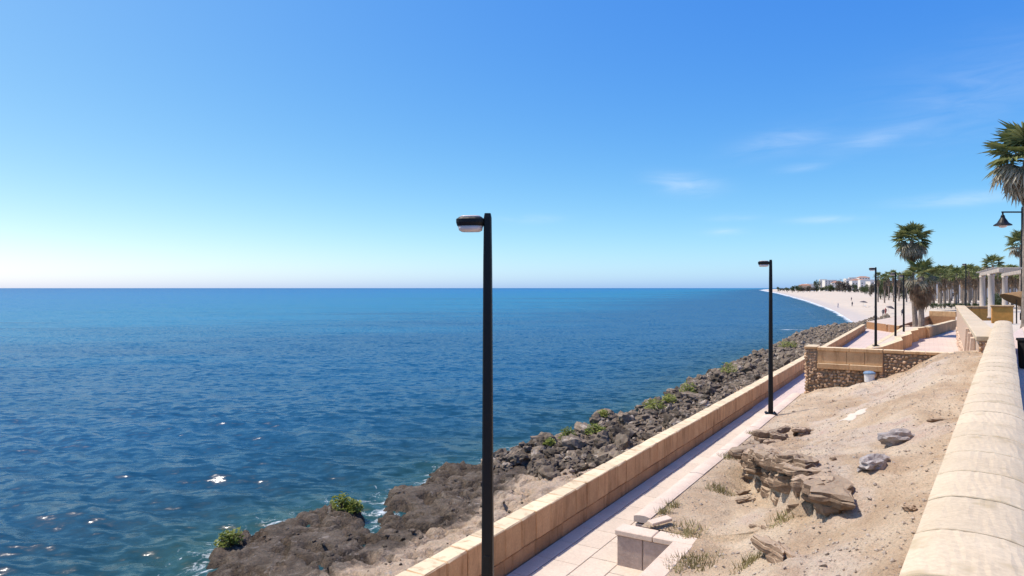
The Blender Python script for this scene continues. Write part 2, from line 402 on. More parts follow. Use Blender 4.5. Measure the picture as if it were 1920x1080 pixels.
def rock_mesh(name, mat, seed, sub=2, squash=(1, 1, .75), rough=.35, freq=1.3, flat=True):
    bm = bmesh.new(); bmesh.ops.create_icosphere(bm, subdivisions=sub, radius=1)
    off = Vector((seed * 7.3, seed * 3.1, seed * 5.7))
    for v in bm.verts:
        d = v.co.normalized()
        n = mnoise.fractal(d * freq + off, 1.0, 2.0, 4)
        c = mnoise.cell(d * 1.6 + off)
        s = 1 + rough * n + .16 * (c - .5)
        v.co = Vector((d.x * s * squash[0], d.y * s * squash[1], d.z * s * squash[2]))
    return bm_mesh(name, bm, mat, not flat)

# ------------------------------------------------------------------ levels (metres above the sea)
Z_PATH, Z_STRIP, Z_WALL, Z_BED = 2.60, 3.20, 3.31, 3.55
Z_PROM, Z_COPE = 4.70, 5.76
V_WALL_IN, V_WALL_OUT, V_STRIP0, V_STRIP1 = -5.53, -5.86, -4.23, -3.95

# ------------------------------------------------------------------ shoreline in plan
shore_px = [(150, 1300), (330, 1120), (395, 1085), (400, 1035), (425, 1008), (490, 992), (560, 968), (600, 950), (640, 938), (668, 952), (676, 975), (684, 996), (705, 1004), (728, 985), (722, 945), (738, 915),
            (800, 908), (814, 880), (835, 869), (895, 870), (925, 858), (962, 846), (972, 828), (1010, 826), (1050, 822), (1085, 806), (1120, 787), (1150, 776), (1200, 772), (1218, 752), (1255, 738),
            (1292, 720), (1320, 704), (1370, 685), (1410, 668), (1440, 657), (1472, 640), (1500, 624), (1535, 613), (1570, 609.5), (1600, 606.5)]
shore = np.array([[*at(px, py, .35)[:2]] for px, py in shore_px])
beach_px = [(1612, 604.5), (1606, 600), (1592, 592), (1575, 583), (1545, 572), (1520, 564), (1490, 556), (1465, 550), (1446, 546.6), (1432, 544.0)]
beach_line = np.array([[*at(px, py, 0)[:2]] for px, py in beach_px])
beach_line = np.vstack([beach_line, [[.380 * 4200, 4200.]], [[.40 * 16000, 16000.]]])
def seg_dist(P, line):
    best = np.full(len(P), 1e9)
    for a, b in zip(line[:-1], line[1:]):
        ab = b - a; t = np.clip(((P - a) @ ab) / (ab @ ab), 0, 1)
        d = np.hypot(*(P - (a + t[:, None] * ab)).T); best = np.minimum(best, d)
    return best
def inside(P, poly):
    x, y = P[:, 0], P[:, 1]; c = np.zeros(len(P), bool); j = len(poly) - 1
    for i in range(len(poly)):
        xi, yi = poly[i]; xj, yj = poly[j]
        cond = ((yi > y) != (yj > y)) & (x < (xj - xi) * (y - yi) / (yj - yi + 1e-12) + xi)
        c ^= cond; j = i
    return c

# ------------------------------------------------------------------ sea
def build_sea():
    nr, na = 720, 640
    r = np.geomspace(7.0, 40000, nr); a = np.radians(np.linspace(-64, 56, na))
    RR, AA = np.meshgrid(r, a, indexing='ij'); X = RR * np.sin(AA); Y = RR * np.cos(AA)
    dr = RR * (math.log(40000 / 7.0) / nr); da = RR * R(120) / na; sp = np.maximum(dr, da)
    Z = np.zeros_like(X); rg = np.random.default_rng(5)
    for i in range(64):
        lam = 0.5 * (9 / 0.5) ** (rg.random() ** 1.45); th = rg.normal(R(188), R(30)); ph = rg.random() * 6.28
        amp = .0118 * lam ** .88 if lam < 2.5 else .0118 * 2.5 ** .88 * (2.5 / lam) ** .45
        kx, ky = math.sin(th) * 2 * PI / lam, math.cos(th) * 2 * PI / lam
        fade = np.clip((lam / sp - 2.5) / 2.5, 0, 1)
        warp = .5 * np.sin(X * .13 + i) + .5 * np.cos(Y * .11 + 2 * i)
        s = np.sin(kx * X + ky * Y + ph + warp); Z += amp * fade * (1 - 2 * np.abs(s * .5 + .0) ** 1.3 + s * .6)
    grp = .72 + .5 * fbm(X * .03, Y * .07, 2)
    Z *= np.clip(grp, .35, 1.3)
    Z -= Z[RR < 200].mean() * np.clip(1 - RR / 2000, 0, 1)
    V = np.stack([X, Y, Z], -1).reshape(-1, 3)
    idx = np.arange(nr * na).reshape(nr, na)
    F = np.stack([idx[:-1, :-1], idx[1:, :-1], idx[1:, 1:], idx[:-1, 1:]], -1).reshape(-1, 4)[:, ::-1]
    me = mesh('sea', V, F, 'sea_water', True)
    P = V[:, :2]
    set_attr(me, 'shore', np.minimum(seg_dist(P, shore), seg_dist(P, beach_line)))
    bd = seg_dist(P, beach_line[:-1])
    scale = 1.0 + P[:, 1] * .0075
    sf = np.exp(-((bd - .3 * scale) / (1.1 * scale)) ** 2) + .62 * np.exp(-((bd - 3.6 * scale) / (.8 * scale)) ** 2)
    c = at(1488, 617, 0); e = np.exp(-(((P[:, 0] - c.x) / 7) ** 2 + ((P[:, 1] - c.y) / 6) ** 2)); sf += .75 * e
    set_attr(me, 'surf', sf)
    o = struct('sea', me)
build_sea()

# ------------------------------------------------------------------ rock shelf between the sea and the low wall
land_poly = np.vstack([shore, [[*W(170, -3.5)[:2]]], [[*W(-8, -3.5)[:2]]]])
def shelf_height(P, detail=True):
    d = seg_dist(P, shore); ins = inside(P, land_poly); sd = np.where(ins, d, -d)
    x, y = P[:, 0], P[:, 1]
    u = x * SN + y * CS; v = x * CS - y * SN
    sdn = sd + .35 * fbm(x * .8, y * .8, 4) * sstep(-1, .4, sd)
    rip = sstep(19.5, 23, u)                   # riprap zone: a lower rough core
    edge = .36 - .12 * rip
    zz = -1.0 + (1.0 + edge) * sstep(-.85, .10, sdn)
    inl = sstep(.3, 9, sdn)
    zz += inl * (1.05 - .15 * rip)
    amp = sstep(-.95, -.1, sdn)
    zz += amp * (.12 * fbm(x * .35, y * .35, 3) + .15 * fbm(x * 1.1, y * 1.1, 4, .55, True) * (1 - .75 * inl) + .11 * fbm(x * 2.7, y * 2.7, 4, .6, True) * (1 - .7 * inl) + .05 * fbm(x * 3.4, y * 3.4, 3))
    flat = sstep(-11.2, -9.6, v) * (1 - rip); zz = zz - flat * .5 * (zz - (.95 + .05 * (v + 10)))
    st = .15; q_ = zz / st; fl = np.floor(q_); zz = zz + amp * .75 * ((fl + sstep(.62, .98, q_ - fl)) * st - zz)      # worn strata
    pit = fbm(x * 1.25 + 40, y * 1.25, 3)
    zz -= amp * (1 - .8 * inl) * .26 * sstep(.25, .36, pit)
    cr = fbm(x * .52 + 3, y * .52, 3)
    zz -= amp * (1 - .6 * inl) * .42 * np.exp(-(cr / .045) ** 2)          # fissures
    zz = np.where(sdn > -.2, np.maximum(zz, .17), zz)
    return zz, sdn, inl, rip
def build_shelf():
    us = np.concatenate([np.arange(-7, 34, .115), np.arange(34, 80, .3), np.arange(80, 172, .8)])
    vs = np.concatenate([np.arange(-27, -19, .25), np.arange(-19, -5.86, .115), [-5.70]])
    U, Vv = np.meshgrid(us, vs, indexing='ij')
    X = U * SN + Vv * CS; Y = U * CS - Vv * SN
    P = np.stack([X.ravel(), Y.ravel()], 1)
    z, sd, inl, rip = shelf_height(P)
    V = np.column_stack([P, z]); n, m = len(us), len(vs); idx = np.arange(n * m).reshape(n, m)
    F = np.stack([idx[:-1, :-1], idx[:-1, 1:], idx[1:, 1:], idx[1:, :-1]], -1).reshape(-1, 4)
    keep = (z[F].max(1) > -.9); F = F[keep]
    F = F[:, ::-1]
    me = mesh('rock_shelf', V, F, 'rock_shelf', True)
    vv = Vv.ravel()
    set_attr(me, 'inland', np.clip((vv + 12.7) / 2.8, 0, 1) * (1 - .3 * rip))
    set_attr(me, 'height', np.clip(z / 1.0, 0, 1))
    struct('rock_shelf', me)
build_shelf()

# ------------------------------------------------------------------ beach and land behind
def build_land():
    ys = np.concatenate([np.linspace(45, 118, 36), np.geomspace(122, 4000, 90)])
    offs = np.concatenate([np.array([-3, -1.2, 0, 1, 2, 3.5, 5, 7, 9, 12, 16, 20, 26, 34, 45, 60, 90, 150, 300, 700, 2000, 6000.])])
    bx = beach_line[:, 0]; by = beach_line[:, 1]
    rows = []; wet = []
    for y in ys:
        xw = (y - 3.1) * .611 - 4.6
        xb = np.interp(y, by, bx)
        t = float(sstep(112, 137, y)); x0 = xw * (1 - t) + xb * t
        stretch = 1 + max(0, y - 250) / 900 * .8
        for o in offs:
            x = x0 + o * stretch
            zb = np.interp(o, [-3, 0, 4, 20, 45, 90], [-.5, 0.02, .45, 1.3, 2.1, 2.4]); zl = np.interp(o, [-3, 0, 5, 60], [1.2, 1.6, 1.9, 2.35])
            z = zl * (1 - t) + zb * t
            z += .07 * float(fbm(np.array([x * .12]), np.array([y * .12]), 3)[0]) * (1 if o > 1 else 0)
            rows.append((x, y, z)); wet.append(t * float(1 - sstep(1.0, 5.5, o)))
    n, m = len(ys), len(offs); idx = np.arange(n * m).reshape(n, m)
    F = np.stack([idx[:-1, :-1], idx[:-1, 1:], idx[1:, 1:], idx[1:, :-1]], -1).reshape(-1, 4)
    me = mesh('beach', np.array(rows), F, 'beach_sand', True); set_attr(me, 'wet', wet)
    struct('beach', me)
build_land()

# ------------------------------------------------------------------ walkway with tiles, plaza, promenade floor
def sheet(name, pts, z, mat):
    return struct(name, mesh(name, [(*p[:2], z) for p in pts], [tuple(range(len(pts)))], mat))
walk = struct('walkway', mesh('walkway', [W(-6, -5.7, Z_PATH - .02), W(-6, -2.6, Z_PATH - .02), W(27, -2.6, Z_PATH - .02), W(27, -5.7, Z_PATH - .02)], [(0, 1, 2, 3)], 'mortar'))
tile_var = [box('paving_slab', -.243, .243, -.393, .393, -.03, 0, 'paving', .006) for _ in range(1)]
edge_tile = box('edge_slab', -.14, .14, -.393, .393, -.03, .0, 'pale_stone', .006)
tl_rows = np.arange(3.0, 26.6, .8)
for i, u in enumerate(tl_rows):
    for j in range(7):
        v = V_WALL_IN + .30 + .2485 + j * .497
        if v > -4.2 and u > 10.3: continue
        if v > -3.2: continue
        uu = u + (.4 if j % 2 else 0)
        obj('paving_slab', tile_var[0], walk, W(uu, v, Z_PATH + random.uniform(-.002, .002)), (random.uniform(-.002, .002), random.uniform(-.002, .002), -TH))
    obj('drain_slab', edge_tile, walk, W(u, V_WALL_IN + .15, Z_PATH + .001), (0, 0, -TH))
plaza = sheet('plaza', [W(26.0, -5.7), W(26.0, 2.2), W(84, 2.2), W(84, -5.7)], Z_PATH + .004, 'plaza_paving')
prom = sheet('promenade', [W2(-8, .0), W2(-8, 60), W2(90, 60), W2(90, 3.6), W2(40, .0)], Z_PROM, 'plaza_paving')

# ------------------------------------------------------------------ low sea wall of sandstone blocks
def build_sea_wall():
    u0, u1, L = 2.0, 78.4, .49
    t = thing('low_sea_wall', 'long low sandstone block wall between the walkway and the shore rocks', 'wall', W(u0, V_WALL_OUT, Z_PATH), -TH)
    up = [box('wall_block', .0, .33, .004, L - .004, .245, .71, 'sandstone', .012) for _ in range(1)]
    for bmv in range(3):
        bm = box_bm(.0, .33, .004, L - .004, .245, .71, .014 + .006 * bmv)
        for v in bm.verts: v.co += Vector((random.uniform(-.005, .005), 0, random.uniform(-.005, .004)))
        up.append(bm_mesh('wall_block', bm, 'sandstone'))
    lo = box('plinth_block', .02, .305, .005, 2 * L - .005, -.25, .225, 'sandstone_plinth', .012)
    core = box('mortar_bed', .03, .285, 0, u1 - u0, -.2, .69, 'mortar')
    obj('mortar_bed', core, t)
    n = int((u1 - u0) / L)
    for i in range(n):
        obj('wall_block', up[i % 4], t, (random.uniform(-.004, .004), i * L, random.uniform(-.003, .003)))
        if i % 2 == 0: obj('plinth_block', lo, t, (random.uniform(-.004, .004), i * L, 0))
    # foundation on the sea side
    obj('footing', box('footing', .015, .29, 0, u1 - u0, -1.6, -.26, 'mortar'), t)
build_sea_wall()

# ------------------------------------------------------------------ retaining kerb wall on the landward side
def coping_strip(name, w_, L, rise, mat, thick=.10, n=7):
    prof = [(-w_ / 2 + w_ * i / n, rise * (1 - (2 * i / n - 1) ** 2)) for i in range(n + 1)]
    ring = [(x, z) for x, z in prof] + [(w_ / 2, -thick), (-w_ / 2, -thick)]
    vs, fs = ring_loft([[(x, y, z) for x, z in ring] for y in (.003, L - .003)])
    fs = [tuple(reversed(f)) for f in fs]
    return mesh(name, vs, fs, mat)
def build_kerb_wall():
    u0, u1, L = 10.85, 26.5, .78
    t = thing('retaining_wall', 'pale rounded kerb wall edging the sandy bank beside the walkway', 'wall', W(u0, V_STRIP0, Z_PATH), -TH)
    me = coping_strip('coping_stone', .29, L, .022, 'pale_stone')
    for i in range(int((u1 - u0) / L)):
        obj('coping_stone', me, t, (.14, i * L, Z_STRIP - Z_PATH - .022 + random.uniform(-.004, .004)))
    bl = box('face_block', .02, .26, .004, L - .004, -.2, Z_STRIP - Z_PATH - .147, 'block_brown', .01)
    for i in range(int((u1 - u0) / L)):
        obj('face_block', bl, t, (0, i * L, 0))
    # the corner: a cross piece facing the camera and a set-back run towards it
    u2 = 10.12; zc = Z_STRIP - .03
    t2 = thing('corner_wall', 'stepped-back block wall with flat pale coping turning a corner beside the walkway', 'wall', W(u2, V_STRIP0, Z_PATH), -TH)
    H = zc - Z_PATH
    for j in range(2):
        obj('coping_stone', box('coping_stone', -.03 + j * .63, .59 + j * .63, -.03, .30, H - .085, H, 'pale_stone', .012), t2)
    for j, (a, b) in enumerate([(0, .42), (.43, .84), (.85, 1.2)]):
        obj('face_block', box('face_block', a, b, .0, .26, -.1, H - .09, 'block_brown', .012), t2)
    for j in range(10):
        obj('coping_stone', box('coping_stone', .92, 1.24, -.04 - (j + 1) * .7, -.048 - j * .7, H - .085, H, 'pale_stone', .012), t2)
        obj('face_block', box('face_block', .96, 1.2, -.04 - (j + 1) * .7, -.048 - j * .7, -.1, H - .09, 'block_brown', .012), t2)
    b = obj('loose_slab', box('loose_slab', -.2, .2, -.07, .07, 0, .05, 'pale_stone', .008), None, W(10.62, -3.70, Z_STRIP + .03), (R(6), R(-4), -TH + R(58)))
    tag(b, 'short pale stone slab lying loose at the kerb end beside the corner wall', 'stone slab')
build_kerb_wall()

# ------------------------------------------------------------------ sandy bank
def vR(u): return -.39 + .0795 * u        # left face of the high parapet, in v
LEDGES = [([(16.0, -3.6), (15.4, -3.35), (14.2, -2.95), (13.0, -2.49), (11.5, -1.88), (10.5, -1.4), (9.8, -.95)], .30), ([(9.2, -1.98), (8.8, -1.65), (8.3, -1.25)], .12)]
def scarp(u, v):
    out = np.zeros_like(u)
    for line, A in LEDGES[:1]:
        line = line[:-2] + [(11.1, -1.7)]
        best = np.full(u.shape, 1e9); sg = np.zeros_like(u)
        for a, b in zip(line[:-1], line[1:]):
            dx, dy = b[0] - a[0], b[1] - a[1]; L = math.hypot(dx, dy)
            t = ((u - a[0]) * dx + (v - a[1]) * dy) / (L * L); tc_ = np.clip(t, 0, 1)
            d = np.hypot(u - a[0] - tc_ * dx, v - a[1] - tc_ * dy)
            sd = ((u - a[0]) * dy - (v - a[1]) * dx) / L
            m = d < best; best = np.where(m, d, best); sg = np.where(m, np.sign(sd), sg)
        s = best * sg + .07 * fbm(u * 2.2, v * 2.2, 2)
        out += A * (2 * sstep(-.10, .10, s) - 1) * np.exp(-(best / (.95 if A > .2 else .5)) ** 2)
    return out
def bank_height(u, v):
    u = np.asarray(u, float); v = np.asarray(v, float)
    v0 = -3.0 + (V_STRIP1 + 3.0) * sstep(9.8, 11.0, u)
    t = np.clip((v - v0) / (vR(u) - v0), -.2, 1.2)
    wob = .10 * fbm(u * .35, v * .35, 3)
    tt = t + wob
    z = Z_STRIP - .04 + .32 * sstep(0, .45, t) + .78 * sstep(.22, .78, tt) + .42 * sstep(.55, 1.0, t)
    z = z - .0 * u
    z = z + .22 * sstep(19, 25.5, u) * (1 - sstep(.3, .6, t)) * sstep(0.0, .12, t) + .34 * sstep(19, 25, u) * sstep(.48, .76, t)
    near = 1 - sstep(8, 13, u); z -= near * .25 * sstep(.3, .8, t)
    m = sstep(.02, .2, t)
    z = z + m * scarp(u, v)
    z += m * (.11 * fbm(u * .7 + 5, v * .9, 4) + .05 * fbm(u * 2.6, v * 2.6, 4) + .02 * fbm(u * 7, v * 7, 2))
    return z
def build_bank():
    us = np.arange(2.0, 26.9, .075); ts = np.linspace(0, 1, 88)
    U, T = np.meshgrid(us, ts, indexing='ij')
    v0 = np.where(U < 10.42, -3.02, V_STRIP1 - .01); Vv = v0 + T * (vR(U) + .12 - v0)
    z = bank_height(U, Vv)
    X = U * SN + Vv * CS; Y = U * CS - Vv * SN
    n, m = U.shape; idx = np.arange(n * m).reshape(n, m)
    F = np.stack([idx[:-1, :-1], idx[:-1, 1:], idx[1:, 1:], idx[1:, :-1]], -1).reshape(-1, 4)
    me = mesh('sandy_bank', np.column_stack([X.ravel(), Y.ravel(), z.ravel()]), F, 'sand_bank', True)
    cr = sstep(-.05, .25, fbm(U * .33 + 2, Vv * .5, 4) + .55 * np.exp(-((T - .55) / .25) ** 2) - .33 - .45 * (1 - sstep(9.0, 11.5, U)))
    set_attr(me, 'crust', cr)
    struct('sandy_bank', me)
build_bank()
def bank_at(u, v): return float(bank_height(np.array([u]), np.array([v]))[0])
def bank_pt(px, py):
    """where the photo's line of sight meets the bank"""
    z = 4.0
    for _ in range(12):
        p = at(px, py, z); u, v = UV(p.x, p.y); z = .5 * z + .5 * bank_at(u, v)
    p = at(px, py, z); u, v = UV(p.x, p.y); return u, v, z

# ------------------------------------------------------------------ high parapet with domed coping
def build_parapet():
    s0, s1, L = -1.6, 32.0, .70
    t = thing('high_parapet', 'wide cream parapet with domed coping stones running along the right edge', 'wall', W2(s0, -.13, Z_PROM - 1.5), -TH2)
    zt = Z_COPE - (Z_PROM - 1.5)
    n = 22; wd = .53; rings = []
    prof = [(-wd / 2 + wd * i / n, .060 * (1 - abs(2 * i / n - 1) ** 2.8)) for i in range(n + 1)] + [(wd / 2, -.10), (wd / 2 - .04, -.11), (-wd / 2 + .04, -.11), (-wd / 2, -.10)]
    variants = []
    for q in range(4):
        ys = [.010, .019] + [L * f for f in (.25, .5, .75)] + [L - .019, L - .010]
        rings = []
        for i, y in enumerate(ys):
            sh = .009 if i in (0, len(ys) - 1) else 0
            rings.append([(x * (1 - sh), y, z - sh + (random.uniform(-.002, .002) if 0 < i < len(ys) - 1 else 0)) for x, z in prof])
        vs, fs = ring_loft(rings); fs = [tuple(reversed(f)) for f in fs]
        variants.append(mesh('coping_stone', vs, fs, 'coping_cream'))
    off = .18
    vs, fs = ring_loft([[(x * .985, y, z * 1.0 - .0015) for x, z in prof] for y in (-.0098, .0098)]); fs = [tuple(reversed(f)) for f in fs]
    joint = mesh('mortar_joint', vs, fs, 'joint_mortar')
    for i in range(int((s1 - s0) / L)):
        obj('coping_stone', variants[i % 4], t, (random.uniform(-.004, .004), i * L + off, zt - .060 + random.uniform(-.003, .003)), (0, 0, random.uniform(-.002, .002)))
    for i in range(1, int((s1 - s0) / L)):
        obj('mortar_joint', joint, t, (0, i * L + off, zt - .060))
    obj('wall_body', box('wall_body', -.20, .20, 0, s1 - s0, -.6, zt - .19, 'sandstone_plinth'), t)
build_parapet()

# ------------------------------------------------------------------ lamps along the walkway
def make_lamp(name, label, base, L, rotz, scale=1.0):
    t = thing(name, label, 'street lamp', base, rotz, 'black post lamps along the seafront')
    n = 8; b0, b1 = .068, .041
    def sq(h, z, c=.28):
        r = []
        for (sx, sy) in ((1, 1), (-1, 1), (-1, -1), (1, -1)):
            a = (sx * h, sy * h * (1 - c)); b = (sx * h * (1 - c), sy * h)
            r += [b, a] if sx * sy < 0 else [a, b]
        return [(x, y, z) for x, y in r]
    vs, fs = ring_loft([sq(b0, -.3), sq(b0, .0), sq(b1 + .006, L - .55), sq(b1, L - .05), sq(b1 * .8, L)])
    obj('pole', mesh('pole', vs, fs, 'lamp_black'), t)
    obj('base_plate', box('base_plate', -.17, .17, -.17, .17, 0, .018, 'lamp_black', .004), t)
    for sx in (-.12, .12):
        for sy in (-.12, .12): obj('bolt', mesh('bolt', *lathe([(.02, .018), (.02, .04), (.012, .05)], 6), 'lamp_black'), t, (sx, sy, 0))
    obj('access_door', box('access_door', -.035, .035, -b0 * .985 - .004, -b0 * .9, .55, .85, 'lamp_black', .003), t)
    # head: a flat oval drum on the seaward side, with a pale diffuser below and a cap above
    hx, rr, ry = -.20, .165, .115
    def oval(sx, sy, z, m=20): return [(hx + sx * math.copysign(abs(math.cos(2 * PI * j / m)) ** .6, math.cos(2 * PI * j / m)), sy * math.copysign(abs(math.sin(2 * PI * j / m)) ** .7, math.sin(2 * PI * j / m)), z) for j in range(m)]
    zt = L - .045
    h = obj('lamp_head', mesh('lamp_head', *ring_loft([oval(rr - .012, ry - .01, zt - .098), oval(rr, ry, zt - .060), oval(rr, ry, zt - .02), oval(rr - .03, ry - .02, zt)]), 'lamp_black'), t)
    obj('diffuser', mesh('diffuser', *ring_loft([oval(rr * .62, ry * .62, zt - .165), oval(rr * .80, ry * .8, zt - .15), oval(rr * .88, ry * .88, zt - .10)]), 'lamp_glass', True), h)
    obj('cap', mesh('cap', *ring_loft([oval(rr - .03, ry - .02, zt + .002), oval(rr - .06, ry - .05, zt + .02)]), 'lamp_glass', True), h)
    obj('bracket', box('bracket', -.06, -.03, -.03, .03, zt - .08, zt - .03, 'lamp_black', .004), t)
    return t
d1 = FPX * (CAM_Z - Z_STRIP) / 235.0
l2 = at(1445, 775, Z_STRIP); L2 = 288 * l2.y / FPX
d1 = 53 / 140 * l2.y
make_lamp('lamp_post', 'nearest and tallest-looking black lamp post standing against the open sea', Vector(((914.5 - 960) / FPX * d1, d1, Z_STRIP - .1)), L2 + .1, R(-8))
make_lamp('lamp_post', 'black lamp post at the kerb between the walkway and the sandy bank', l2, L2, R(-14))
for (px, pb, pt, lb) in [(1642, 648, 501, 'black lamp post at the near tip of the plaza planter, leftmost of three'), (1679, 632, 511, 'black lamp post in the plaza planter, middle one of three'),
                         (1694.5, 625, 515, 'thin black lamp post in the plaza planter, nearest the two palms')]:
    d = FPX * L2 / (pb - pt); z = CAM_Z - (pb - 540) * d / FPX
    make_lamp('lamp_post', lb, Vector(((px - 960) / FPX * d, d, z)), L2, R(-14))
d = FPX * 4.6 / 78; make_lamp('lamp_post', 'far dark lamp post beyond the end of the rubble-faced wall', Vector(((1811 - 960) / FPX * d, d, CAM_Z - (572 - 540) * d / FPX - .4)), 5.0, R(-14))

# ------------------------------------------------------------------ cross parapet of the plaza: panels, ledge, rubble
stone_vars = []
for i in range(6):
    stone_vars.append(rock_mesh('rubble_stone', 'rubble', 40 + i, 1, (1, 1, .8), .3, 1.1))
def rubble_face(t, x0, x1, ztop, zbot, yface, axis='x', vars_=stone_vars, size=.105, mask=None):
    """courses of rough stones bedded in the face x0..x1 (local x), looking towards -y"""
    z = ztop - size * .5; row = 0
    while z > zbot:
        x = x0 + size * random.uniform(.2, .8)
        while x < x1 - size * .3:
            wdt = size * random.uniform(.55, 1.45)
            if mask is None or mask(x, z):
                m = random.choice(vars_); pos = (x, yface + random.uniform(-.01, .02), z + random.uniform(-.035, .035)) if axis == 'x' else (yface + random.uniform(-.02, .01), x, z)
                o = obj('rubble_stone', m, t, pos, (random.uniform(0, 6.28), random.uniform(-.3, .3), random.uniform(-.5, .5)), (wdt * .6, size * random.uniform(.4, .7), size * random.uniform(.42, .75)))
            x += wdt * 1.02
        z -= size * .98; row += 1
def build_cross_parapet():
    uo = 26.4; zt = 4.90
    t = thing('plaza_parapet', 'sandstone panel and rubble parapet crossing behind the sandy bank', 'wall', W(uo, -3.8, Z_PATH), -TH)
    X = lambda v: v + 3.8
    Zz = lambda z: z - Z_PATH
    # core
    obj('core', box('core', X(-3.78), X(1.5), .06, .30, Zz(Z_PATH), Zz(zt - .1), 'mortar'), t)
    # panel coping and panels
    xs = [X(-3.395), X(-2.46), X(-1.9), X(-1.345)]
    cz = Zz(zt)
    n = 3; e = (xs[3] - xs[0]) / 2
    for i in range(2):
        obj('coping_slab', box('coping_slab', xs[0] + i * e + .003, xs[0] + (i + 1) * e - .003, -.045, .34, cz - .12, cz, 'sandstone', .012), t)
    for a, b in ((0, 1), (1, 2), (2, 3)):
        obj('wall_panel', box('wall_panel', xs[a] + .004, xs[b] - .004, .0, .07, Zz(4.34), cz - .122, 'sandstone', .008), t)
    for i in range(2):
        obj('ledge_block', box('ledge_block', xs[0] + i * e + .003, xs[0] + (i + 1) * e - .003, -.09, .06, Zz(4.15), Zz(4.335), 'sandstone', .012), t)
    # left rubble pier with a flat cap
    obj('pier_cap', box('pier_cap', X(-3.83), X(-3.40), -.03, .95, cz - .07, cz + .012, 'sandstone', .012), t)
    obj('pier_core', box('pier_core', X(-3.77), X(-3.42), .05, .9, -.1, cz - .072, 'mortar'), t)
    rubble_face(t, X(-3.80), X(-3.40), cz - .08, Zz(4.14), .045)
    rubble_face(t, X(-3.80), X(-1.30), Zz(4.14), Zz(3.25), .02, size=.12, mask=lambda x, z: z + Z_PATH > bank_at(uo, x - 3.8) - .10)
    # left flank of the pier
    rubble_face(t, .05, .9, cz - .08, .0, X(-3.77), axis='y', size=.13)
    # right rubble run under a thin cap, then the cap alone at sand level
    rubble_face(t, X(-1.32), X(.1), cz - .14, Zz(3.9), .035, mask=lambda x, z: z + Z_PATH > bank_at(uo, x - 3.8) - .1)
    cx = X(-1.34)
    while cx < X(1.45):
        obj('cap_stone', box('cap_stone', cx + .004, min(cx + .62, X(1.5)) - .004, -.03 + random.uniform(-.01, .01), .33, cz - .11, cz - .01 + random.uniform(-.006, .006), 'sandstone', .014), t)
        cx += .62
build_cross_parapet()

# small white bucket-like bin with a blue lid at its foot
u_, v_, z_ = 25.9, -1.72, 0
z_ = bank_at(u_, v_)
t = thing('bucket', 'white bucket with blue-grey lid at the foot of the plaza parapet', 'bucket', W(u_, v_, z_ - .02))
obj('bucket_body', mesh('bucket_body', *lathe([(.135, 0), (.15, .02), (.165, .27), (.17, .28)], 14), 'bin_white'), t)
obj('lid', mesh('lid', *lathe([(.185, .283), (.19, .30), (.185, .335), (.12, .375), (.03, .39)], 14), 'bin_blue'), t)

# ------------------------------------------------------------------ rock outcrops on the bank
def slab_mesh(name, seed, mat='ledge_rock', n=26, lx=1.0, ly=.6, th=.12):
    """a rough plate of rock with a ragged outline and broken, under-cut edges"""
    rg = random.Random(seed); rings = []
    ph = [rg.uniform(0, 6.28) for _ in range(6)]
    def rad(a): return 1 + .20 * math.sin(2 * a + ph[0]) + .17 * math.sin(3 * a + ph[1]) + .13 * math.sin(5 * a + ph[2]) + .10 * math.sin(7 * a + ph[3]) + .07 * math.sin(10 * a + ph[4])
    lev = [(-.5, .62), (-.42, .86), (-.15, .93), (-.1, 1.0), (.18, .98), (.22, .9), (.42, .93), (.5, .84), (.53, .55), (.55, .25)]
    for z, s in lev:
        rings.append([(lx * s * rad(2 * PI * j / n) * math.cos(2 * PI * j / n) + rg.uniform(-.02, .02) * lx, ly * s * rad(2 * PI * j / n) * math.sin(2 * PI * j / n) + rg.uniform(-.02, .02) * ly, th * (z + rg.uniform(-.13, .13))) for j in range(n)])
    vs, fs = ring_loft(rings)
    return mesh(name, vs, fs, mat)
def outcrop(label, layers, loc, rotz, name='rock_outcrop'):
    t = thing(name, label, 'rock', loc, rotz)
    for (x, y, z, lx, ly, th, rx, ry, rz, sd) in layers:
        obj('rock_layer', slab_mesh('rock_layer', sd, 'ledge_rock', 26, lx, ly, th), t, (x, y, z), (R(rx), R(ry), R(rz)))
    return t
def along(pxa, pya, pxb, pyb):
    a = W(*bank_pt(pxa, pya)[:2]); b = W(*bank_pt(pxb, pyb)[:2])
    za, zb = bank_pt(pxa, pya)[2], bank_pt(pxb, pyb)[2]
    return Vector((a.x, a.y, za)), Vector((b.x, b.y, zb))
def ledge_run(label, pts, layers, seed, size=.55, th=.10, name='rock_outcrop', overlap=.8):
    """layered ledge following pts (world) : at each point a small pile of plates"""
    rg = random.Random(seed); c = pts[len(pts) // 2]
    t = thing(name, label, 'rock', c)
    for i, p in enumerate(pts):
        d = (pts[min(i + 1, len(pts) - 1)] - pts[max(i - 1, 0)]); ang = math.atan2(d.y, d.x)
        for l in range(layers):
            off = Vector((-math.sin(ang), math.cos(ang), 0)) * (l * .07 * (1 if True else 0) + rg.uniform(-.06, .06))
            s = size * rg.uniform(.65, 1.15) * (1 - .08 * l)
            q = p + off + Vector((rg.uniform(-.12, .12), rg.uniform(-.12, .12), -.12 + l * th * .95 + rg.uniform(-.02, .02)))
            obj('rock_layer', slab_mesh('rock_layer', seed * 31 + i * 7 + l, 'ledge_rock', 22, s, s * rg.uniform(.42, .62), th * rg.uniform(.8, 1.25)), t, q - c, (R(rg.uniform(-9, 9)), R(rg.uniform(-9, 9)), ang + R(rg.uniform(-25, 25))))
    return t
def bpts(lst):
    out = []
    for px, py in lst:
        u, v, z = bank_pt(px, py); p = W(u, v, z); out.append(p)
    return out
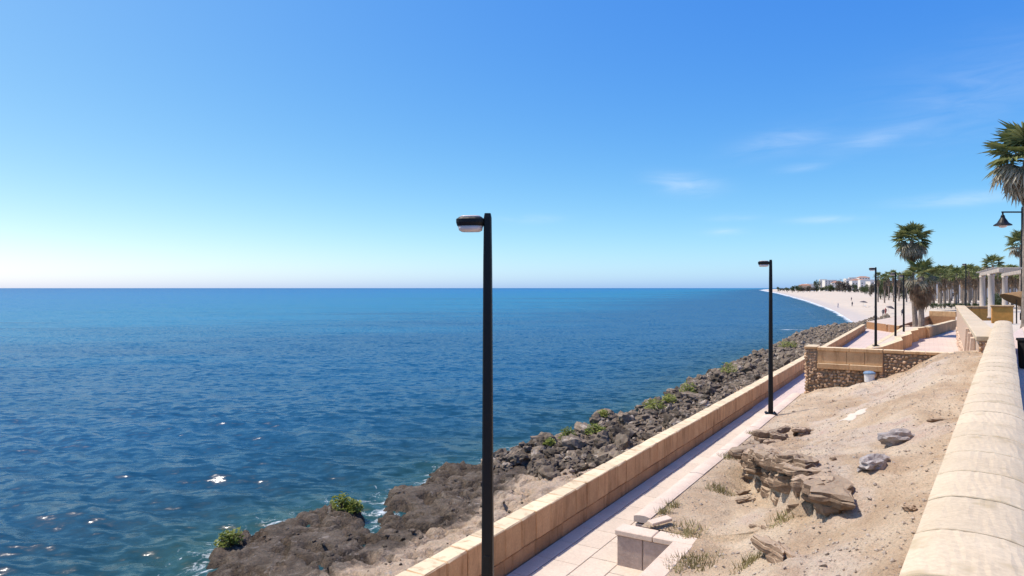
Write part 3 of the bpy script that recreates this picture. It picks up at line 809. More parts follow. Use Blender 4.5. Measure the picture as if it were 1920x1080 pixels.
ledge_run('dark overhanging layered rock ledge at the upper left of the bank beside the kerb', bpts([(1412, 832), (1440, 830), (1475, 822), (1510, 814)]), 3, 3, .36, .12)
def outcrop(label, line, nl, seed, step=.30, size=.48, th=.17):
    """strata breaking out of the scarp: plates with their ends in the bank, overhanging the hollow below"""
    rg = random.Random(seed); pts = []
    for a, b in zip(line[:-1], line[1:]):
        L = math.hypot(b[0] - a[0], b[1] - a[1]); n = max(1, int(L / step))
        for i in range(n): f = i / n; pts.append((a[0] + (b[0] - a[0]) * f, a[1] + (b[1] - a[1]) * f, (b[1] - a[1]) / L, -(b[0] - a[0]) / L, math.atan2(b[1] - a[1], b[0] - a[0])))
    mid = pts[len(pts) // 2]; c = W(mid[0], mid[1], bank_at(mid[0], mid[1]))
    t = thing('rock_outcrop', label, 'rock', c)
    for i, (u, v, nu, nv, ang) in enumerate(pts):
        if nu < 0 and nv < 0: pass
        nu, nv = abs(nu), abs(nv)                              # towards the upper side
        zl, zh = bank_at(u - nu * .45, v - nv * .45), bank_at(u + nu * .45, v + nv * .45)
        for l in range(nl):
            f = (l + .5) / nl
            if rg.random() < .05: continue
            reach = rg.uniform(-.06, .09) + (.16 if l == nl - 1 else .06 if l == nl - 2 else -.08)
            uu = u + nu * (.22 - reach) + rg.uniform(-.05, .05); vv = v + nv * (.22 - reach) + rg.uniform(-.05, .05)
            s_ = size * rg.uniform(.6, 1.2)
            q = W(uu, vv, zl + (zh - zl) * f + .03 + rg.uniform(-.02, .03))
            d = W(math.cos(ang), math.sin(ang)) 
            wa = math.atan2(d.y, d.x)
            obj('rock_layer', slab_mesh('rock_layer', seed * 97 + i * 11 + l, 'ledge_rock', 20, s_, s_ * rg.uniform(.5, .8), th * rg.uniform(.75, 1.5)), t, q - c, (R(rg.uniform(-7, 7)), R(rg.uniform(-10, 4)), wa + R(rg.uniform(-22, 22))))
    return t
outcrop('largest jagged layered rock outcrop stepping down the middle of the sandy bank', LEDGES[0][0][1:], 3, 5)
pa, pb_ = bpts([(1424, 1030), (1488, 1064)]); pc = (pa + pb_) / 2; pc.z = bank_at(*UV(pc.x, pc.y)); t = thing('rock_outcrop', 'long tilted broken slab ledge near the bottom edge of the bank', 'rock', pc)
ang_ = math.atan2(pb_.y - pa.y, pb_.x - pa.x)
for q_, (dx_, dz_, sx_, sy_, th_) in enumerate([(0, .09, .40, .17, .13), (.12, .00, .30, .14, .12), (-.22, .03, .2, .12, .08)]):
    obj('rock_layer', slab_mesh('rock_layer', 900 + q_, 'ledge_rock', 22, sx_, sy_, th_), t, (math.cos(ang_) * dx_, math.sin(ang_) * dx_, dz_), (R(-14), R(-4), ang_))
ledge_run('small pale ledge of rock above the tilted slab on the bank', bpts([(1418, 985), (1436, 992)]), 2, 13, .17, .08)
ledge_run('thin cracked ledge of rock behind the kerb lamp post', bpts([(1478, 764), (1492, 770), (1500, 776)]), 2, 17, .24, .07)
ledge_run('low broken rock rib crossing the middle of the bank above the outcrops', bpts([(1512, 808), (1530, 803), (1552, 801)]), 2, 21, .22, .07)
ledge_run('flat pale broken rock near the far lower corner of the bank', bpts([(1563, 750), (1578, 750)]), 1, 27, .26, .08)
for (px, py, lb, lx, ly, hz, rz, sd) in [(1686, 829, 'long grey pitted boulder high on the sandy bank, farther of two', .42, .19, .16, 18, 61), (1638, 873, 'long grey pitted boulder on the sandy bank, nearer of two', .40, .16, .13, 42, 62),
                                        (1762, 791, 'flat tan rock lying on the sand close to the high parapet', .24, .09, .06, 0, 63), (1398, 940, 'flat brown stone pair lying alone on the lower sand', .19, .09, .07, 10, 64),
                                        (1394, 925, 'small brown stone behind the flat brown stone on the lower sand', .16, .07, .06, 14, 65), (1706, 955, 'small white-flecked stone by the foot of the parapet', .09, .06, .05, 0, 66), (1562, 863, 'small reddish stone on the grey crust of the bank', .06, .04, .05, 0, 67)]:
    u, v, z = bank_pt(px, py)
    me = rock_mesh('bank_rock', 'grey_rock' if sd < 63 else 'ledge_rock', sd, 3, (1, 1, 1), .32, 1.9)
    o = obj('bank_rock', me, None, W(u, v, z + hz * .25), (R(random.uniform(-6, 6)), R(random.uniform(-6, 6)), R(rz)), (lx, ly, hz))
    tag(o, lb, 'rock')
# pale spilled plaster on the sand: a thin irregular crust
u, v, z = bank_pt(1601, 778)
def patch(seed, rx, ry):
    rg = random.Random(seed); n = 28; ps = []
    for j in range(n):
        a = 2 * PI * j / n; r = 1 + .35 * math.sin(2 * a + 1) + .2 * math.sin(5 * a) + rg.uniform(-.12, .12); ps.append((rx * r * math.cos(a), ry * r * math.sin(a)))
    vs = []; c = W(u, v, 0)
    for f, dz in ((1.0, .0), (.8, .016), (.4, .02), (.05, .02)):
        for (x, y) in ps:
            q = c + Vector((x * f, y * f, 0)); uu, vv = UV(q.x, q.y); vs.append((x * f, y * f, bank_at(uu, vv) - z + dz))
    fs = []
    for i in range(3):
        for j in range(n): fs.append((i * n + j, i * n + (j + 1) % n, (i + 1) * n + (j + 1) % n, (i + 1) * n + j))
    fs.append(tuple(range(3 * n, 4 * n))); return vs, fs
tag(obj('plaster_spill', mesh('plaster_spill', *patch(2, .26, .34), 'plaster_patch', True), None, W(u, v, z + .004)), 'white patch of spilled plaster on the grey part of the bank', 'plaster spill')

# loose gravel on the bank
def gravel():
    bm = bmesh.new(); rg = random.Random(4); vs = []; fs = []
    base = [Vector(p) for p in ((1, 0, 0), (-1, 0, 0), (0, 1, 0), (0, -1, 0), (0, 0, 1), (0, 0, -1))]
    tri = [(0, 2, 4), (2, 1, 4), (1, 3, 4), (3, 0, 4), (2, 0, 5), (1, 2, 5), (3, 1, 5), (0, 3, 5)]
    cnt = 0
    while cnt < 5200:
        u = 3 + 23 * rg.random() ** 1.2; t_ = rg.random(); v0 = -3.0 if u < 10.42 else V_STRIP1; v = v0 + .08 + t_ * (vR(u) - v0 - .15)
        if mnoise.noise(Vector((u * .8, v * .8, 3))) + rg.uniform(-.4, .4) < -.05: continue
        s = .008 + .022 * rg.random() ** 4
        if rg.random() < .012: s *= 2.0
        c = W(u, v, bank_at(u, v) + s * .35); rot = Matrix.Rotation(rg.uniform(0, 6.28), 3, 'Z') @ Matrix.Rotation(rg.uniform(0, 1), 3, 'X')
        o = len(vs)
        for b in base:
            q = rot @ Vector((b.x * s * rg.uniform(.7, 1.4), b.y * s * rg.uniform(.7, 1.4), b.z * s * rg.uniform(.5, .9))); vs.append(tuple(c + q))
        fs += [tuple(i + o for i in f) for f in tri]; cnt += 1
    tag(obj('gravel', mesh('gravel', vs, fs, 'pebble')), 'loose pale gravel scattered over the sandy bank', 'gravel', kind='stuff')
gravel()

# ------------------------------------------------------------------ leafy plants
def leaf_cloud(seed, n, rx, ry, rz, size, flat=.6, hollow=.55):
    rg = random.Random(seed); vs = []; fs = []
    for i in range(n):
        d = Vector((rg.gauss(0, 1), rg.gauss(0, 1), rg.gauss(0, 1))).normalized(); d.z = abs(d.z) if flat else d.z
        r = hollow + (1 - hollow) * rg.random() ** .6; r *= 1 + .3 * mnoise.noise(d * 2.2 + Vector((seed, 0, 0)))
        c = Vector((d.x * rx * r, d.y * ry * r, d.z * rz * r)); s = size * rg.uniform(.6, 1.3)
        q = Vector((rg.gauss(0, .6), rg.gauss(0, .6), 1)).normalized().to_track_quat('Z', 'Y'); a = rg.uniform(0, 6.28)
        e1 = q @ Vector((math.cos(a), math.sin(a), 0)) * s; e2 = q @ Vector((-math.sin(a), math.cos(a), 0)) * s * .45
        o = len(vs); vs += [tuple(c - e1), tuple(c + e2), tuple(c + e1 + Vector((0, 0, -.2 * s))), tuple(c - e2)]; fs.append((o, o + 1, o + 2, o + 3))
    return vs, fs
def shrub(label, px, py, z, r, h, seed, mat='succulent'):
    p = at(px, py, z)
    P = np.array([[p.x, p.y]]); zg = max(float(shelf_height(P)[0][0]), .5)
    p = at(px, py, zg + h * .4)
    t = thing('shore_shrub', label, 'plant', (p.x, p.y, zg - .05), 0, 'green plants along the shore')
    me = mesh('foliage', *leaf_cloud(seed, 300, r, r, h, .05 + r * .05, .6, .3), mat); obj('foliage', me, t)
    obj('stem', mesh('stem', *join([tube([(0, 0, -.1), (random.uniform(-.1, .1) * r, random.uniform(-.1, .1) * r, h * .3), (math.cos(a) * r * .5, math.sin(a) * r * .5, h * .6)], [.025, .02, .01], 5) for a in (0, 2.1, 4.2)]), 'wood'), t)
for i, a in enumerate([('light green plant on the tip of the near rock shelf beside the splashing water', 430, 1003, .9, .34, .42), ('tall green plant on the far corner of the near rock shelf', 640, 937, 1.0, .34, .5), ('small green plant on the cove edge of the near rock shelf', 664, 945, .9, .28, .34),
        ('round bright green bush at the start of the boulder bank', 1064, 810, .9, .38, .5), ('yellow-green bush spilling over the boulders beside the round bush', 1116, 802, 1, .5, .5), ('round yellow-green bush perched on a boulder at the water', 1131, 773, .9, .36, .35),
        ('large light green bush at the middle of the boulder bank', 1226, 756, 1, .62, .6), ('pale green bush trailing behind the large light green bush', 1254, 745, 1, .5, .45), ('upright bright green plant on the sea edge of the boulders', 1291, 727, 1, .6, .75),
        ('yellow-green bush high on the far part of the boulder bank', 1366, 688, 1, .75, .9), ('dull green low bush among the far boulders near the plaza', 1478, 645, 1, 1.2, .8), ('low grey-green bush beside the yellow bush', 1030, 826, .9, .3, .25)]):
    shrub(*a, seed=100 + i)
def weed(label, px, py, r, seed):
    u, v, z = bank_pt(px, py); rg = random.Random(seed); vs = []; fs = []
    for i in range(int(160 * r / .3)):
        a = rg.uniform(0, 6.28); d = r * rg.random() ** .7; b = Vector((math.cos(a) * d, math.sin(a) * d * .8, 0)); q = W(u, v, 0) + b; uu, vv = UV(q.x, q.y); b.z = bank_at(uu, vv) - z
        l = rg.uniform(.05, .15); tip = b + Vector((rg.uniform(-.08, .08), rg.uniform(-.08, .08), l)); s = Vector((math.cos(a + 1.5), math.sin(a + 1.5), 0)) * .008
        o = len(vs); vs += [tuple(b - s), tuple(b + s), tuple(tip)]; fs.append((o, o + 1, o + 2))
    tag(obj('dry_weed', mesh('dry_weed', vs, fs, 'dry_weed'), None, W(u, v, z)), label, 'weed', 'dry weeds on the bank')
for i, a in enumerate([('sparse dry weeds beside the lone flat brown stone', 1350, 920, .3), ('dry tufts scattered on the lower sand near the corner wall', 1290, 1000, .35), ('few dry weeds below the big outcrop', 1470, 975, .25), ('clump of yellow-green weed by the loose slab at the kerb end', 1245, 962, .16), ('thin dry weeds along the kerb on the lower sand', 1366, 858, .26), ('wide patch of dry weeds at the bottom of the bank beside the corner wall', 1300, 1060, .42), ('sparse dry weeds left of the tilted slab ledge', 1405, 1055, .25), ('dry tuft on top of the overhanging ledge', 1408, 815, .14), ('dry weeds on the sand behind the corner wall coping', 1262, 950, .16)]):
    weed(*a, seed=200 + i)

# ------------------------------------------------------------------ boulder bank
bvar = [rock_mesh('boulder', 'boulder', i, 3, (1, random.uniform(.75, 1), random.uniform(.62, .85)), .42, 1.35 + .15 * (i % 3)) for i in range(9)]
def boulders():
    rg = random.Random(21); cand = []
    us = np.arange(14, 160, .1)
    tries = 0; placed = []
    cell = {}
    P = []
    for _ in range(26000):
        u = 14.5 + 140 * rg.random() ** 1.75; v = rg.uniform(-20, -6.15); P.append((u, v))
    P = np.array(P); XY = np.column_stack([P[:, 0] * SN + P[:, 1] * CS, P[:, 0] * CS - P[:, 1] * SN])
    z, sd, inl, rip = shelf_height(XY)
    for (u, v), (x, y), zz, s in zip(P, XY, z, sd):
        if s < -.5: continue
        lim = 21.0 - .12 * (v + 13.0)                       # boulders start farther along close to the wall
        if u < lim + 3.0 * mnoise.noise(Vector((v * .5, 0, 7))): continue
        sz = rg.choice([.10, .12, .15, .18, .22, .28, .34, .44]) * (1.0 if u > 21 else .8)
        if rg.random() < .08: sz *= 1.5
        if s < .4: sz *= 1.15
        if v > -6.2 - sz: continue
        gx, gy = int(x // .5), int(y // .5); ok = True
        rch = 2
        for i in range(gx - rch, gx + rch + 1):
            for j in range(gy - rch, gy + rch + 1):
                for (qx, qy, qs) in cell.get((i, j), ()):
                    if (qx - x) ** 2 + (qy - y) ** 2 < ((qs + sz) * .74) ** 2: ok = False; break
                if not ok: break
            if not ok: break
        if not ok: continue
        cell.setdefault((gx, gy), []).append((x, y, sz)); placed.append((x, y, max(zz, -.1), sz, u))
    placed.sort(key=lambda q: -q[3] / math.hypot(q[0], q[1]))
    near, far = placed[:300], placed[300:]
    for (x, y, zz, s, u) in near:
        o = obj('boulder', rg.choice(bvar), None, (x, y, zz + s * .22), (rg.uniform(-.5, .5), rg.uniform(-.5, .5), rg.uniform(0, 6.28)), (s * rg.uniform(1.0, 1.35), s * rg.uniform(.9, 1.2), s * rg.uniform(.95, 1.3)))
        tag(o, 'dark grey-brown boulder in the rock bank between the low wall and the sea', 'boulder', 'boulders of the shore bank')
    bm_v, bm_f = [], []; small = [rock_mesh('b', None, 70 + i, 1, (1, .85, .75), .35, 1.3) for i in range(4)]
    data = [([v.co.copy() for v in m.vertices], [tuple(p.vertices) for p in m.polygons]) for m in small]
    for (x, y, zz, s, u) in far:
        vv, ff = rg.choice(data); rot = Matrix.Rotation(rg.uniform(0, 6.28), 3, 'Z') @ Matrix.Rotation(rg.uniform(-.6, .6), 3, 'X'); o = len(bm_v); k_ = s * rg.uniform(1.0, 1.35)
        c = Vector((x, y, zz + s * .22)); bm_v += [tuple(c + rot @ q * k_) for q in vv]; bm_f += [tuple(i + o for i in f) for f in ff]
    tag(obj('far_boulders', mesh('far_boulders', bm_v, bm_f, 'boulder')), 'mass of small dark boulders filling the shore bank as far as the beach', 'boulders', kind='stuff')
    print('boulders', len(placed))
boulders()
def shelf_stones():
    rg = random.Random(77); P = np.array([(rg.uniform(4, 24), rg.uniform(-17, -6.4)) for _ in range(2600)])
    XY = np.column_stack([P[:, 0] * SN + P[:, 1] * CS, P[:, 0] * CS - P[:, 1] * SN]); z, sd, inl, rip = shelf_height(XY)
    vs, fs = [], []; src = [rock_mesh('b', None, 90 + i, 1, (1, .8, .6), .4, 1.5) for i in range(4)]
    data = [([v.co.copy() for v in m.vertices], [tuple(p.vertices) for p in m.polygons]) for m in src]
    for (x, y), zz, s_ in zip(XY, z, sd):
        if s_ < .15 or mnoise.noise(Vector((x * .6, y * .6, 2))) + rg.uniform(-.35, .35) < .25: continue
        r = .03 + .10 * rg.random() ** 3; vv, ff = rg.choice(data); rot = Matrix.Rotation(rg.uniform(0, 6.28), 3, 'Z') @ Matrix.Rotation(rg.uniform(-.5, .5), 3, 'X'); o = len(vs)
        c = Vector((x, y, zz + r * .2)); vs += [tuple(c + rot @ q * r) for q in vv]; fs += [tuple(i + o for i in f) for f in ff]
    tag(obj('shelf_stones', mesh('shelf_stones', vs, fs, 'boulder')), 'small loose stones scattered over the near rock shelf', 'stones', kind='stuff')
shelf_stones()

# ------------------------------------------------------------------ plaza planters, stepped bench walls
def ribbon_wall(t, pts, th, z0, z1, name='bench_block', seg=.9, mat='sandstone', inner=1):
    """wall of blocks following plan points; thickness to the left of travel * inner"""
    for a, b in zip(pts[:-1], pts[1:]):
        d = (b - a); L = d.length; ang = math.atan2(d.y, d.x); n = max(1, round(L / seg))
        for i in range(n):
            me = box(name, i * L / n + .003, (i + 1) * L / n - .003, 0 if inner > 0 else -th, th if inner > 0 else 0, 0, z1 - z0, mat, .014)
            obj(name, me, t, (a.x, a.y, z0), (0, 0, ang))
def P2(px, py, z):
    p = at(px, py, z); return Vector((p.x, p.y))
def build_planters():
    t = thing('stepped_planter', 'sandstone planter with saw-toothed bench walls holding the plaza lamps', 'planter', (0, 0, 0))
    zt = Z_BED
    line = [P2(1655, 650.5, zt), P2(1693, 637.5, zt), P2(1690, 632, zt), P2(1710, 625.5, zt), P2(1708, 621, zt), P2(1722.5, 618, zt), P2(1721, 615.5, zt), P2(1742, 612.5, zt)]
    ribbon_wall(t, line, .42, Z_PATH - .05, zt)
    back = [P2(1634, 652, zt), P2(1665, 634, zt), P2(1700, 612.5, zt)]
    poly = line + list(reversed(back))
    n = len(poly)
    fill = [(p.x, p.y, zt - .02) for p in poly]
    obj('soil_bed', mesh('soil_bed', fill, [tuple(range(n))], 'paving'), t)
    ribbon_wall(t, list(reversed(back)), .3, Z_PATH - .05, zt - .01, inner=-1)
    # far raised bed with brown rendered faces
    t2 = thing('raised_bed', 'large raised bed with brown rendered faces behind the two palms', 'planter', (0, 0, 0))
    z2 = 3.9
    a, b, c, d = P2(1686, 606, 3.6), P2(1742, 588.5, z2), P2(1798, 586, z2), P2(1742, 613.5, Z_BED)
    m = P2(1792, 590, z2)
    vs = [(a.x, a.y, Z_PATH), (a.x, a.y, 3.35), (b.x, b.y, z2), (b.x, b.y, Z_PATH), (m.x, m.y, z2), (m.x, m.y, Z_PATH)]
    obj('bed_face', mesh('bed_face', [(a.x, a.y, Z_PATH), (a.x, a.y, 3.35), (b.x, b.y, z2 - .25), (b.x, b.y, Z_PATH), (m.x, m.y, z2 - .25), (m.x, m.y, Z_PATH), (a.x + 1, a.y + 8, Z_PATH), (a.x + 1, a.y + 8, 3.35), (b.x + .5, b.y + 5, z2 - .25), (m.x, m.y + 5, z2 - .25)],
        [(0, 3, 2, 1), (3, 5, 4, 2), (6, 0, 1, 7)], 'brick_brown'), t2)
    obj('soil_bed', mesh('soil_bed', [(a.x, a.y, 3.35), (b.x, b.y, z2 - .25), (m.x, m.y, z2 - .25), (m.x, m.y + 5, z2 - .25), (b.x + .5, b.y + 5, z2 - .25), (a.x + 1, a.y + 8, 3.35)], [(0, 1, 4, 5), (1, 2, 3, 4)], 'sand_light'), t2)
    ribbon_wall(t2, [a + Vector((0, 0)), b], .25, Z_PATH + .5, 3.36, name='bed_coping', seg=2.0)
    ribbon_wall(t2, [b, m], .4, z2 - .25, z2 + .35, name='bed_coping', seg=1.6)
    # low wall from the saw-tooth to the rubble wall
    t3 = thing('plaza_bench_wall', 'short low sandstone wall running from the palms to the rubble-faced wall', 'wall', (0, 0, 0))
    ribbon_wall(t3, [P2(1742, 613.5, Z_BED), P2(1794, 600, Z_BED)], .45, Z_PATH - .05, Z_BED, name='wall_block', seg=1.0)
    # a pink-brown box at the far edge of the plaza
    q = at(1671, 622, Z_PATH); o = thing('utility_box', 'pinkish-brown box at the far edge of the plaza left of the lamps', 'box', (q.x, q.y, Z_PATH), -TH)
    obj('box_body', box('box_body', -.42, .42, -.3, .3, 0, .68, 'brick_brown', .02), o); obj('lid', box('lid', -.46, .46, -.34, .34, .682, .74, 'pale_stone', .01), o)
    q = at(1686, 623, Z_PATH); o = thing('end_wall', 'short pink-beige wall just behind the lamp posts on the plaza', 'wall', (q.x, q.y, Z_PATH), -TH)
    for i in range(3): obj('wall_block', box('wall_block', -.9 + i * .6, -.306 + i * .6, -.2, .2, 0, .7, 'pink_rubble', .02), o)
build_planters()

# ------------------------------------------------------------------ rubble-faced retaining wall with wide cream coping
def build_rubble_wall():
    near, far = at(1845, 634, 5.5), at(1797, 573, 5.5)
    z1 = 5.5
    near = at(1834, 630, z1); far = at(1793, 572.5, z1)
    d = Vector((far.x - near.x, far.y - near.y, 0)); L = d.length; ang = math.atan2(d.y, d.x)
    t = thing('rubble_retaining_wall', 'pinkish rubble-faced retaining wall with wide cream coping beside the plaza', 'wall', (near.x, near.y, Z_PATH), ang)
    H = z1 - Z_PATH; th = 1.05
    n = 26
    for i in range(n):
        obj('coping_stone', box('coping_stone', i * L / n + .003, (i + 1) * L / n - .003, -.62, .06, H - .16, H, 'coping_cream', .02), t)
    obj('core', box('core', .06, L, -.55, .0 - .02, 0, H - .162, 'pink_rubble'), t)
    pv = [rock_mesh('rubble_stone', 'pink_rubble', 140 + i, 1, (1, 1, .8), .3, 1.1) for i in range(5)]
    size = .30; z = .1; row = 0; cnt = 0
    while z < H - .2:
        x = .1 + (.12 if row % 2 else 0)
        while x < L - .1:
            s = size * random.uniform(.75, 1.3)
            if x < 14 or random.random() < .6:
                obj('rubble_stone', random.choice(pv), t, (x, -.02 + random.uniform(-.03, .01), z), (random.uniform(0, 6), random.uniform(0, .4), random.uniform(0, .4)), (s * .55, .09, size * .5)); cnt += 1
            x += s * (1.02 if x < 14 else 2.2)
            if cnt > 330: break
        z += size * .98; row += 1
        if cnt > 330: break
    rubble_face_end = 0
    z = .1
    while z < H - .2:
        y = -.5
        while y < 0:
            obj('rubble_stone', random.choice(stone_vars), t, (.05, y, z), (random.uniform(0, 6), 0, 0), (.08, .075, .08)); y += .145
        z += .15
    # stepped rubble buttresses leaning on the face
    for x in (2.6, 5.6, 9.0):
        b = box_bm(x, x + .45, .0, .30, -.1, H - .22, .02)
        for v in b.verts:
            if v.co.z > 1: v.co.y = min(v.co.y, .12)
        obj('buttress', bm_mesh('buttress', b, 'pink_rubble'), t)
build_rubble_wall()

# ------------------------------------------------------------------ things on the promenade
def prom_at(px, d, z=Z_PROM): return Vector(((px - 960) / FPX * d, d, z))
p = prom_at(1879, 48.3)
t = thing('ochre_wall_end', 'ochre block wall end just past the far tip of the high parapet', 'wall', p, -TH)
obj('wall_body', box('wall_body', -.62, .62, -.25, .25, -.2, .96, 'ochre', .02), t); obj('coping_slab', box('coping_slab', -.68, .68, -.3, .3, .962, 1.08, 'sandstone', .02), t)
a, b = at(1806, 574, 5.5), at(1868, 574, 5.5)
t = thing('promenade_cross_wall', 'low ochre wall closing the promenade behind the white columns', 'wall', (a.x, a.y, Z_PROM - .4), math.atan2(b.y - a.y, b.x - a.x))
Lw = (b - a).length
for i in range(4):
    obj('wall_block', box('wall_block', i * Lw / 4 + .004, (i + 1) * Lw / 4 - .004, 0, .4, 0, .98, 'ochre', .02), t)
    obj('coping_slab', box('coping_slab', i * Lw / 4 + .004, (i + 1) * Lw / 4 - .004, -.05, .45, .984, 1.2, 'sandstone', .02), t)
def build_pergola():
    cs = [prom_at(1842, 59), prom_at(1858.5, 51.6), prom_at(1884, 61), prom_at(1898, 53), prom_at(1830, 67), prom_at(1868, 69)]
    t = thing('pergola', 'white columned pergola on the promenade at the right', 'pergola', cs[0])
    H = 3.35
    for c in cs[:3]:
        q = c - cs[0]
        pr = [(.27, 0), (.27, .12), (.215, .16), (.205, H - .2), (.24, H - .14), (.25, H)]
        obj('column', mesh('column', *lathe(pr, 14), 'column', True), t, q)
    dirv = (cs[1] - cs[0]).normalized()
    for c in (cs[0], cs[2]):
        ang = math.atan2(dirv.y, dirv.x)
        obj('beam', box('beam', -1.6, 16, -.12, .12, H + .002, H + .26, 'column', .02), t, c - cs[0], (0, 0, ang))
    for i in range(9):
        q = dirv * (-1.2 + i * 1.9); ang = math.atan2(dirv.y, dirv.x) + PI / 2
        obj('rafter', box('rafter', -.4, 3.6, -.05, .05, H + .262, H + .36, 'column', .01), t, (q.x, q.y, 0), (0, 0, ang))
build_pergola()
p = prom_at(1917.3, 49)
t = thing('bell_street_lamp', 'tall black street lamp with a bell-shaped shade at the right edge', 'street lamp', p)
obj('pole', mesh('pole', *lathe([(.16, 0), (.16, .5), (.10, .55), (.085, 8.0), (.05, 8.15)], 10), 'lamp_black'), t)
obj('arm', mesh('arm', *tube([(.0, 0, 7.75), (-1.5, 0, 7.75)], .055, 8), 'lamp_black'), t)
sh = obj('lamp_shade', mesh('lamp_shade', *lathe([(.58, 6.78), (.56, 6.84), (.36, 6.98), (.26, 7.16), (.15, 7.34), (.12, 7.5), (.06, 7.56), (.05, 7.72)], 16), 'lamp_black'), t, (-1.42, 0, 0))
obj('globe', mesh('globe', *lathe([(.05, 6.62), (.2, 6.66), (.27, 6.74), (.3, 6.80)], 14), 'lamp_glass', True), sh)
p = prom_at(1906, 44)
t = thing('thatched_parasol', 'tilted brown thatched parasol behind the high parapet at the right edge', 'parasol', p)
obj('pole', mesh('pole', *tube([(0, 0, 0), (.0, 0, 1.85)], .04, 8), 'wood'), t)
obj('canopy', mesh('canopy', *lathe([(1.05, 0), (1.0, .06), (.6, .34), (.2, .6), (.03, .7)], 14), 'thatch'), t, (.1, 0, 1.45), (0, R(27), 0))
t = thing('terracotta_bench', 'terracotta-brown masonry bench behind the high parapet at the right edge', 'bench', W2(34.5, 1.0, Z_PROM), -TH2)
obj('seat', box('seat', -.45, .55, -6, 5, .40, .50, 'pale_stone', .02), t); obj('base', box('base', -.35, .45, -5.9, 4.9, 0, .40, 'brick_brown', .01), t); obj('backrest', box('backrest', .30, .5, -5.9, 4.9, .502, .95, 'brick_brown', .02), t)
t = thing('litter_bin', 'black litter bin behind the high parapet at the right edge', 'litter bin', prom_at(1929, 19.5))
obj('bin_body', mesh('bin_body', *lathe([(.2, 0), (.24, .05), (.27, .78), (.28, .8)], 14), 'asphalt_dark'), t); obj('rim', mesh('rim', *lathe([(.30, .802), (.30, .86), (.24, .862), (.24, .82)], 14), 'asphalt_dark'), t)

# ------------------------------------------------------------------ palms
def fan_leaf(name, pet, rad, mat, nseg=15, spread=118, droop=.35, fold=.12, seed=0, petw=.025):
    rg = random.Random(seed); vs = []; fs = []
    vs += [(-petw, 0, 0), (petw, 0, 0), (petw * .7, pet, .02), (-petw * .7, pet, .02)]; fs.append((0, 1, 2, 3))
    for i in range(nseg):
        a = R(-spread + 2 * spread * i / (nseg - 1)) + rg.uniform(-.04, .04); da = R(spread / (nseg - 1)) * 1.05
        L = rad * (1 - .25 * abs(a) / R(spread)) * rg.uniform(.88, 1.08)
        def pt(ang, l, z=0): return (math.sin(ang) * l, pet + math.cos(ang) * l, -droop * (l / rad) ** 2 * rad + z)
        o = len(vs)
        vs += [pt(a, 0.0), pt(a - da, L * .55, fold * rad * .4), pt(a, L * .62, -fold * rad * .2), pt(a + da, L * .55, fold * rad * .4), pt(a + rg.uniform(-.05, .05), L, -.25 * L * droop - rg.uniform(0, .12) * rad)]
        fs += [(o, o + 1, o + 2), (o, o + 2, o + 3), (o + 1, o + 4, o + 2), (o + 2, o + 4, o + 3)]
    return mesh(name, vs, fs, mat)
live = [fan_leaf('frond', .85, 1.0, 'palm_green', 15, 112, .14, .14, i) for i in range(3)]
greyl = [fan_leaf('frond', .85, .95, 'palm_grey', 13, 80, .55, .18, 10 + i) for i in range(3)]
deadl = [fan_leaf('dead_frond', .6, 1.0, 'palm_dead', 9, 38, .15, .2, 20 + i) for i in range(3)]
def leaf_rot(azm, elv, roll=0): return (Matrix.Rotation(azm, 4, 'Z') @ Matrix.Rotation(elv, 4, 'X') @ Matrix.Rotation(roll, 4, 'Y')).to_euler()
def trunk_mesh(H, r0, r1, bend, seed):
    rg = random.Random(seed); n = 22; pts = []; rad = []
    for i in range(n + 1):
        f = i / n; pts.append((bend * math.sin(f * 1.6) * H * .05, 0, -.3 + f * (H + .3))); rad.append((r0 + (r1 - r0) * min(1, f * 1.6) ** .7) * rg.uniform(.95, 1.05) * (1.25 if i == 0 else 1))
    return mesh('trunk', *tube(pts, rad, 10), 'trunk')
def palm(label, loc, H, k_, nl, ng, nd, r0, r1, seed, bend=0.3, skirt=1.8, skirt_open=8, taper=True, rotz=0, sk_len=1.0):
    rg = random.Random(seed); t = thing('fan_palm', label, 'palm tree', loc, rotz)
    obj('trunk', trunk_mesh(H, r0, r1, bend, seed), t); tx = bend * math.sin(1.6) * H * .05
    for i in range(nl):
        f = (i + .5) / nl; el = R(84 - 98 * f ** .95 + rg.uniform(-11, 11)); a = i * 2.39996 + rg.uniform(-.2, .2)
        s = k_ * rg.uniform(.85, 1.1) * (.8 if f < .15 else 1)
        obj('frond', live[i % 3], t, (tx, 0, H + .25 * (1 - f)), leaf_rot(a, el, R(rg.uniform(-25, 25))), (s, s, s))
    for i in range(ng):
        f = (i + .5) / ng; el = R(2 - 64 * f + rg.uniform(-10, 10)); a = i * 2.39996 + 1 + rg.uniform(-.2, .2); s = k_ * rg.uniform(.8, 1.08)
        obj('frond', greyl[i % 3], t, (tx, 0, H - .15 - .25 * f), leaf_rot(a, el, R(rg.uniform(-30, 30))), (s * .9, s * .9, s * .9))
    for i in range(nd):
        f = (i + .5) / nd; a = i * 2.39996 + rg.uniform(-.3, .3)
        el = R((-40 - 46 * f ** .6 if taper else -80 + skirt_open * (1 - f)) - 6 * rg.random()); s = k_ * rg.uniform(.75, 1.0) * sk_len * (.82 - .30 * f if taper else 1)
        rr = (.16 if taper else .22) * k_
        obj('dead_frond', deadl[i % 3], t, (tx + rr * -math.sin(a), rr * math.cos(a), H - .25 - skirt * f * .72), leaf_rot(a, el), (s * .9, s, s))
    return t
zb = Z_BED - .1
pb = at(1717, 611, zb); d = pb.y
H1 = (540 - 452) * d / FPX + CAM_Z - zb
palm('tall slim fan palm with brown skirt rising behind the plaza lamps', (pb.x, pb.y, zb), H1, 1.06, 34, 40, 80, .26, .17, 1, bend=-.9, skirt=1.75)
